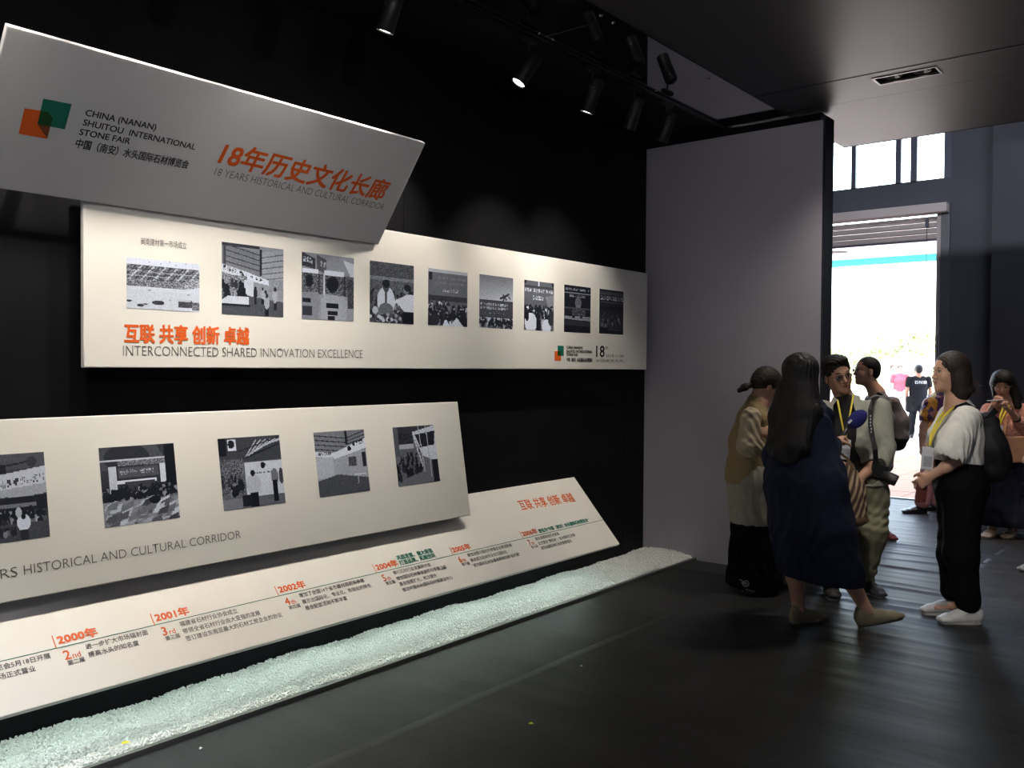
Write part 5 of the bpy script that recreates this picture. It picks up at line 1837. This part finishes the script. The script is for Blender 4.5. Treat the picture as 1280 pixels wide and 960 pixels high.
sdf_mesh('skirt', [oval(P(1257, 610, .03), P(1258, 580, .03), (.20, .165), (.155, .125), side, .03), oval(P(1255, 650, .03), P(1257, 610, .03), (.27, .22), (.20, .165), side, .03)], .007, nv, I_.root, folds=foldf(.016, .09, 1.0, 82), cuts=[((0, 0, -1), float(-P(1255, 656)[2]))])
sdf_mesh('hair', [ell(q(-.016, 0, .046), (.106, .092, .090), I_.hf, I_.hu, .02), oval(q(-.035, .0, .02), P(1266, 500, .05), (.090, .07), (.085, .055), side, .03), oval(q(-.02, .078, .0), P(1272, 507, -.06), (.030, .05), (.035, .04), side, .03), oval(q(-.02, -.078, .0), P(1245, 500, .0), (.022, .05), (.02, .03), side, .03),
      minus(ell(q(.10, 0, -.045), (.09, .066, .10), I_.hf, I_.hu, .01))], .0055, HAIR, I_.root, folds=foldf(.003, .03, 1.0, 7))
cs = mat('cream leather', (.62, .47, .34), .5)
for dx, dy in ((-12, .0), (13, -.02)):
    s_ = I_.shoe(P(1252+dx, 665, dy), (-.75, -.66), cs, cs, L=.235, w=.042, low=True, sole=.016, name='loafer', label='cream loafer with bow')
    t_ = _n((-.75, -.66, 0))
    o_ = np.array([*P(1252+dx, 665, dy)[:2], 0])+t_*.085+np.array([0, 0, .055])
    MB().tube([o_-side*.028, o_-side*.004, o_+side*.004, o_+side*.028], [.008, .003, .003, .008], 8).build('bow', cs, s_)
MB().tube([wrL*.75+elL*.25+np.array([0, 0, 0]), wrL*.70+elL*.30], [.036, .036], 16).build('watch', mat('dark watch', (.02, .02, .02), .3, metal=.5), I_.root)
pn = carried('phone', I_, 'pale phone held level by the woman in the pink lace blouse', 'phone')
MB().obox(P(1246, 500.5, -.27), (.068, .01, .004), (-.006, .036, 0), (0, 0, .0045)).build('phone_body', mat('silver phone', (.45, .42, .45), .3, metal=.4), pn, bevel=.002)
sc = carried('lanyard_badge', I_, 'yellow lanyard and white pass card on the pink lace blouse', 'badge')
ribbon('ribbon', [P(1255, 506, -.05), P(1250, 520, -.13), P(1249, 530, -.14)], .016, .002, yl, sc)
ribbon('ribbon', [P(1262, 506, -.04), P(1254, 520, -.13), P(1250, 530, -.14)], .016, .002, yl, sc)
MB().obox(P(1249, 541, -.14), (.036, .01, 0), (0, .002, 0), (.003, 0, .065)).build('pass_card', mat('white card', (.62, .63, .66), .4), sc)
hbg = carried('shoulder_bag', I_, 'peach tan flat bag carried in front of the pink lace woman', 'bag')
MB().obox(P(1270, 562, -.20), (.125, .03, 0), (-.008, .022, 0), (-.004, 0, .115)).build('bag', mat('peach leather', (.52, .27, .15), .5, noise_amt=.05), hbg, bevel=.012)
ribbon('strap', [P(1256, 546, -.19), P(1258, 520, -.13), P(1270, 506, .02), P(1284, 520, .05), P(1286, 546, -.10)], .016, .003, mat('peach leather', (.52, .27, .15), .5, noise_amt=.05), hbg)

# ---- person in patterned top behind the white blouse
H_ = Figure(1157, 640, 'person in orange and purple patterned top and pink trousers, partly behind the white blouse', h=.008)
P = H_.P
f = (-.9, -.3, 0)
side = _n(np.cross(Z_, f))
C = P(1177, 474)
nk = P(1177, 493)
H_.head(C, f, (0, 0, 1), neck=nk, s=1.0)
q = H_.q
H_.torso(P(1172, 560), P(1174, 520), nk, side)
H_.arm(P(1163, 504, -.14), P(1154, 533, -.15), P(1152, 556, -.16))
H_.hand(P(1152, 556, -.16), (-.1, 0, -1), (1, 0, 0), (-.3, -1, 0), (.3, .4, .3), .95)
H_.arm(P(1188, 504, .16), P(1190, 533, .17), P(1180, 556, .05))
H_.hand(P(1180, 556, .05), (-.4, -.2, -.8), (-1, 0, 0), (0, -1, 0), (.3, .4, .3), .95)
for dx, dy in ((-12, -.08), (10, .10)):
    H_.leg(P(1172+dx*.4, 565, dy), P(1166+dx*.6, 600, dy), P(1162+dx*.8, 631, dy))
    H_.foot(P(1162+dx*.8, 631, dy), (-1, -.1))
    H_.shoe(P(1162+dx*.8, 632, dy), (-1, -.1), mat('black leather', (.012, .012, .013), .3), mat('black leather', (.012, .012, .013), .3), L=.27, w=.045, sole=.02, low=True, name='loafer')
H_.finish()
pat = mat('patterned silk', (.3, .1, .1), .6)
nt = pat.node_tree
vo = nt.nodes.new('ShaderNodeTexVoronoi')
vo.inputs['Scale'].default_value = 14
tcn = node_of(pat, 'ShaderNodeTexCoord')
nt.links.new(tcn.outputs['Object'], vo.inputs['Vector'])
cr_ = nt.nodes.new('ShaderNodeValToRGB')
cr_.color_ramp.interpolation = 'CONSTANT'
for i, (p_, c_) in enumerate(((0, (.70, .30, .03, 1)), (.25, (.75, .5, .08, 1)), (.38, (.10, .03, .10, 1)), (.62, (.55, .25, .22, 1)), (.8, (.16, .04, .16, 1)))):
    e_ = cr_.color_ramp.elements[i] if i < 2 else cr_.color_ramp.elements.new(p_)
    e_.position, e_.color = p_, c_
sxyz = nt.nodes.new('ShaderNodeSeparateColor')
nt.links.new(vo.outputs['Color'], sxyz.inputs[0])
nt.links.new(sxyz.outputs[0], cr_.inputs[0])
nt.links.new(cr_.outputs[0], nt.nodes['Principled BSDF'].inputs['Base Color'])
sdf_mesh('top', [oval(P(1172, 572), P(1174, 520), (.17, .13), (.18, .13), side, .04), oval(P(1174, 520), P(1176, 500), (.18, .13), (.17, .09), side, .04), oval(P(1176, 500), P(1177, 493), (.15, .08), (.07, .06), side, .03), cone(P(1163, 505, -.13), P(1158, 520, -.15), .075, .07, .03)], .009, pat, H_.root, folds=foldf(.006, .08, .8, 90))
pk_ = cloth('dusty pink cotton', (.42, .20, .20))
sdf_mesh('trousers', [oval(P(1172, 560), P(1171, 572), (.15, .12), (.16, .13), side, .03)]+[c_ for dx, dy in ((-12, -.08), (10, .10)) for c_ in (cone(P(1172+dx*.4, 570, dy), P(1166+dx*.6, 600, dy), .10, .085, .03), cone(P(1166+dx*.6, 600, dy), P(1162+dx*.8, 627, dy), .085, .075, .02))], .009, pk_, H_.root, folds=foldf(.005, .08, .3, 91))
sdf_mesh('hair', [ell(q(-.018, 0, .046), (.104, .09, .09), H_.hf, H_.hu, .02), oval(q(-.03, 0, .02), q(-.04, 0, -.12), (.09, .07), (.09, .06), side, .03), minus(ell(q(.09, 0, -.05), (.085, .07, .10), H_.hf, H_.hu, .01))], .007, HAIR_B, H_.root)


def walker(px, py, ht, f, label, skin, hair_m, top_m, leg_m, shoe_m, wx=1.0, long_hair=False, group=None, h=.012, sleeves=.5, stride=.1, arm_f=.0, **kw):
    """A plainly dressed standing figure. ht: height; f: facing in figure space."""
    G_ = Figure(px, py, label, skin=skin, h=h, group=group)
    s = ht/1.70
    f = _n((*f[:2], 0))
    l = _n(np.cross(Z_, f))

    def p(a, b, c):
        return (f*a+l*b)*s+np.array([0, 0, c*s])
    nk_ = p(-.01, 0, 1.42)
    G_.head(p(.01, 0, 1.575), f, (0, 0, 1), neck=nk_, s=s, female=long_hair)
    G_.torso(p(0, 0, .93), p(0, 0, 1.24), nk_, l, wp=(.15*s*wx, .11*s), wc=(.17*s*wx, .115*s), ww=(.13*s*wx, .10*s))
    for y in (-1, 1):
        sh_, el_ = p(0, y*.19*wx, 1.37), p(-.03, y*.235*wx, 1.10)
        wr_ = p(.06+arm_f, y*.22*wx, .88+arm_f*.8)
        G_.arm(sh_, el_, wr_, s)
        G_.hand(wr_, wr_-el_+f*.05, -l*y, f, (.3, .4, .3), s*.95)
        st_ = stride*y
        G_.leg(p(0, y*.09, .90), p(st_*.5+.02, y*.095, .49), p(st_, y*.10, .085), s)
        G_.foot(p(st_, y*.10, .085), f, s)
        G_.shoe(p(st_, y*.10, .085), f, shoe_m, shoe_m, L=.26*s, w=.045, name='shoe')
        sdf_mesh('sleeve', [cone(sh_, sh_*(1-sleeves)+el_*sleeves, .072*s, .068*s, .03)]+([cone(el_, el_*.3+wr_*.7, .064*s, .05*s, .02), cone(sh_, el_, .07*s, .064*s, .02)] if sleeves >= 1 else []), h*.8, top_m, G_.root)
    G_.finish()
    sdf_mesh('shirt', [oval(p(0, 0, .92), p(0, 0, 1.22), (.175*s*wx, .135*s), (.185*s*wx, .135*s), l, .04), oval(p(0, 0, 1.22), p(0, 0, 1.37), (.185*s*wx, .13*s), (.18*s*wx, .09*s), l, .04), oval(p(0, 0, 1.37), p(0, 0, 1.43), (.15*s*wx, .08*s), (.07*s, .065*s), l, .03)], h*.8, top_m, G_.root, folds=foldf(.006, .09, .4, int(px)))
    tl = [oval(p(0, 0, .98), p(0, 0, .88), (.155*s*wx, .12*s), (.165*s*wx, .13*s), l, .03)]
    for y in (-1, 1):
        st_ = stride*y
        tl += [cone(p(0, y*.09, .88), p(st_*.5+.02, y*.095, .49), .11*s, .082*s, .03), cone(p(st_*.5+.02, y*.095, .49), p(st_, y*.10, .10), .080*s, .066*s, .02)]
    sdf_mesh('trousers', tl, h*.8, leg_m, G_.root, folds=foldf(.006, .1, .3, int(px)+1))
    q_ = G_.q
    hb_ = [ell(q_(-.02, 0, .048), np.array((.102, .084, .088))*s, f, Z_, .02), ell(q_(-.06, 0, .0), np.array((.05, .074, .07))*s, f, Z_, .03)]
    if long_hair:
        hb_ += [oval(q_(-.04, 0, .0), q_(-.06, 0, -.2), (.085*s, .05*s), (.08*s, .03*s), l, .03)]
    hb_ += [minus(ell(q_(.085, 0, -.045), np.array((.075, .09, .095))*s, f, Z_, .01))]
    sdf_mesh('hair', hb_, h*.7, hair_m, G_.root)
    return G_, p, s


blt = cloth('black tee cloth', (.010, .010, .014))
F_, pF, sF = walker(1147, 548, 1.60, (.1, 1), 'man in black tee with white lettering walking away outside', SKIN_TAN, HAIR, blt, cloth('black denim', (.012, .012, .016)), dk, wx=1.12, stride=.12)
fr = _n((.1, 1, 0))
lf = _n(np.cross(Z_, fr))
cv = bpy.data.curves.new('t', 'FONT')
cv.body = '石材展'
tmp = bpy.data.objects.new('t', cv)
COL.objects.link(tmp)
me = bpy.data.meshes.new_from_object(tmp.evaluated_get(bpy.context.evaluated_depsgraph_get()))
bpy.data.objects.remove(tmp)
co = np.zeros(len(me.vertices)*3)
me.vertices.foreach_get('co', co)
co = co.reshape(-1, 3)
w_ = co[:, 0].max()
co2 = pF(-.148, 0, 1.27)[None]+(co[:, :1]/w_-.5)*(-lf)[None]*.26+co[:, 1:2]*Z_[None]*.075
me.vertices.foreach_set('co', co2.ravel())
me.materials.clear()
me.materials.append(mat('white print', (.8, .8, .8), .6))
lo_ = bpy.data.objects.new('lettering', me)
COL.objects.link(lo_)
lo_.parent = F_.root
fb = carried('shoulder_bag', F_, 'dark bag hanging at the side of the black tee man outside', 'bag')
sdf_mesh('bag', [oval(F_.P(1138, 512), F_.P(1138, 498), (.11, .07), (.10, .06), X_, .02)], .01, blk, fb)
ribbon('strap', [F_.P(1138, 494, -.03), F_.P(1146, 482, -.17), F_.P(1163, 478, -.02), F_.P(1155, 500, .15), F_.P(1139, 500, .05)], .02, .006, blk, fb)
walker(1124, 526, 1.62, (-.2, -1), 'person in red shirt and pale trousers outside in full sun', SKIN, HAIR_B, cloth('red cotton', (.55, .03, .05)), cloth('pale trousers cloth', (.6, .6, .62)), sol, stride=.05, sleeves=.6)
walker(1145, 513, 1.58, (.4, -1), 'distant person in pale pink shirt outside, left of the black tee man', SKIN, HAIR_B, cloth('pale pink cotton', (.65, .35, .38)), cloth('pale trousers cloth', (.6, .6, .62)), sol, long_hair=True, stride=.05)
walker(1115, 508, 1.68, (.6, -1), 'distant person in pale lilac shirt outside, furthest from the doorway', SKIN, HAIR_B, cloth('pale lilac cotton', (.5, .45, .65)), cloth('light blue trousers', (.35, .42, .6)), sol, stride=.08)
walker(1319, 712, 1.68, (-1, -.05), 'person at the right edge of whom only a grey shoe tip shows', SKIN, HAIR, cloth('dark blue shirt', (.02, .025, .05)), cloth('dark trousers', (.02, .02, .024)), mat('grey shoe', (.28, .28, .28), .6), h=.010, stride=.14)
# ------------------------------------------------------------------ planting beyond the forecourt
leafm = mat('glare paled foliage', (.50, .60, .30), .7, noise_amt=.35, noise_scale=1.2)  # leaf colour raised towards white to hold the sun glare
barkm = mat('bark', (.5, .43, .36), .9)  # bark colour paled for the same glare


def tree(px, dist, hgt, rad, label, seed):
    p = at(px, 470, 1, dist)
    rt = empty('tree', (p[0], p[1], 0), label=label, cat='tree', group='trees beyond the forecourt')
    rs = np.random.RandomState(seed)
    MB().tube([(0, 0, 0), (.05, 0, hgt*.35), (0, .1, hgt*.62)], [.16, .12, .06], 8).build('trunk', barkm, rt)
    lobes = [(rs.uniform(-.5, .5)*rad, rs.uniform(-.5, .5)*rad, hgt*.62+rs.uniform(-.25, .35)*rad, rad*rs.uniform(.4, .62)) for _ in range(9)]
    n = 2000
    V, T = [], []
    for i in range(n):
        x, y, z, r = lobes[rs.randint(len(lobes))]
        d = rs.normal(size=3)
        d /= np.linalg.norm(d)
        c = np.array([x, y, z])+d*r*rs.uniform(.75, 1.05)*[1, 1, .8]
        a = rs.normal(size=3)
        a /= np.linalg.norm(a)
        b = np.cross(a, rs.normal(size=3))
        b /= np.linalg.norm(b)
        s = rs.uniform(.10, .2)
        k = len(V)
        V += [c-a*s, c+b*s*.5, c+a*s, c-b*s*.5]
        T.append((k, k+1, k+2, k+3))
    MB().add(V, T).build('foliage', leafm, rt, kind='stuff')


for i, (px, d, hg, r, lb) in enumerate(((1046, 42, 3.2, 0.95, 'small pale green tree furthest left in the doorway view'), (1078, 50, 3.7, 1.15, 'pale green tree seen above the two men in the doorway'),
                                    (1104, 46, 4.3, 1.15, 'tallest pale tree left of the middle of the doorway view'), (1128, 58, 4.5, 1.15, 'pale green tree seen right above the red shirt'),
                                    (1150, 54, 4.9, 1.2, 'yellowish green tree seen above the black tee man'), (1172, 62, 5.0, 1.2, 'pale tree against the right doorway post'))):
    tree(px, d, hg, r, lb, i+1)
hd = MB()
hedge = empty('hedge', (0, 66, 0), label='long low green hedge in haze behind the trees beyond the forecourt', cat='hedge')
rs = np.random.RandomState(9)
V, T = [], []
for i in range(5000):
    c = np.array([rs.uniform(-45, -5), rs.uniform(-.6, .6), rs.uniform(.1, 1.6)])
    a = rs.normal(size=3)
    a /= np.linalg.norm(a)
    b = np.cross(a, rs.normal(size=3))
    b /= np.linalg.norm(b)
    k = len(V)
    V += [c-a*.22, c+b*.12, c+a*.22, c-b*.12]
    T.append((k, k+1, k+2, k+3))
MB().add(V, T).build('foliage', leafm, hedge, kind='stuff')
MB().box((-45, -.45, 0), (-5, .45, 1.45)).build('core', leafm, hedge)
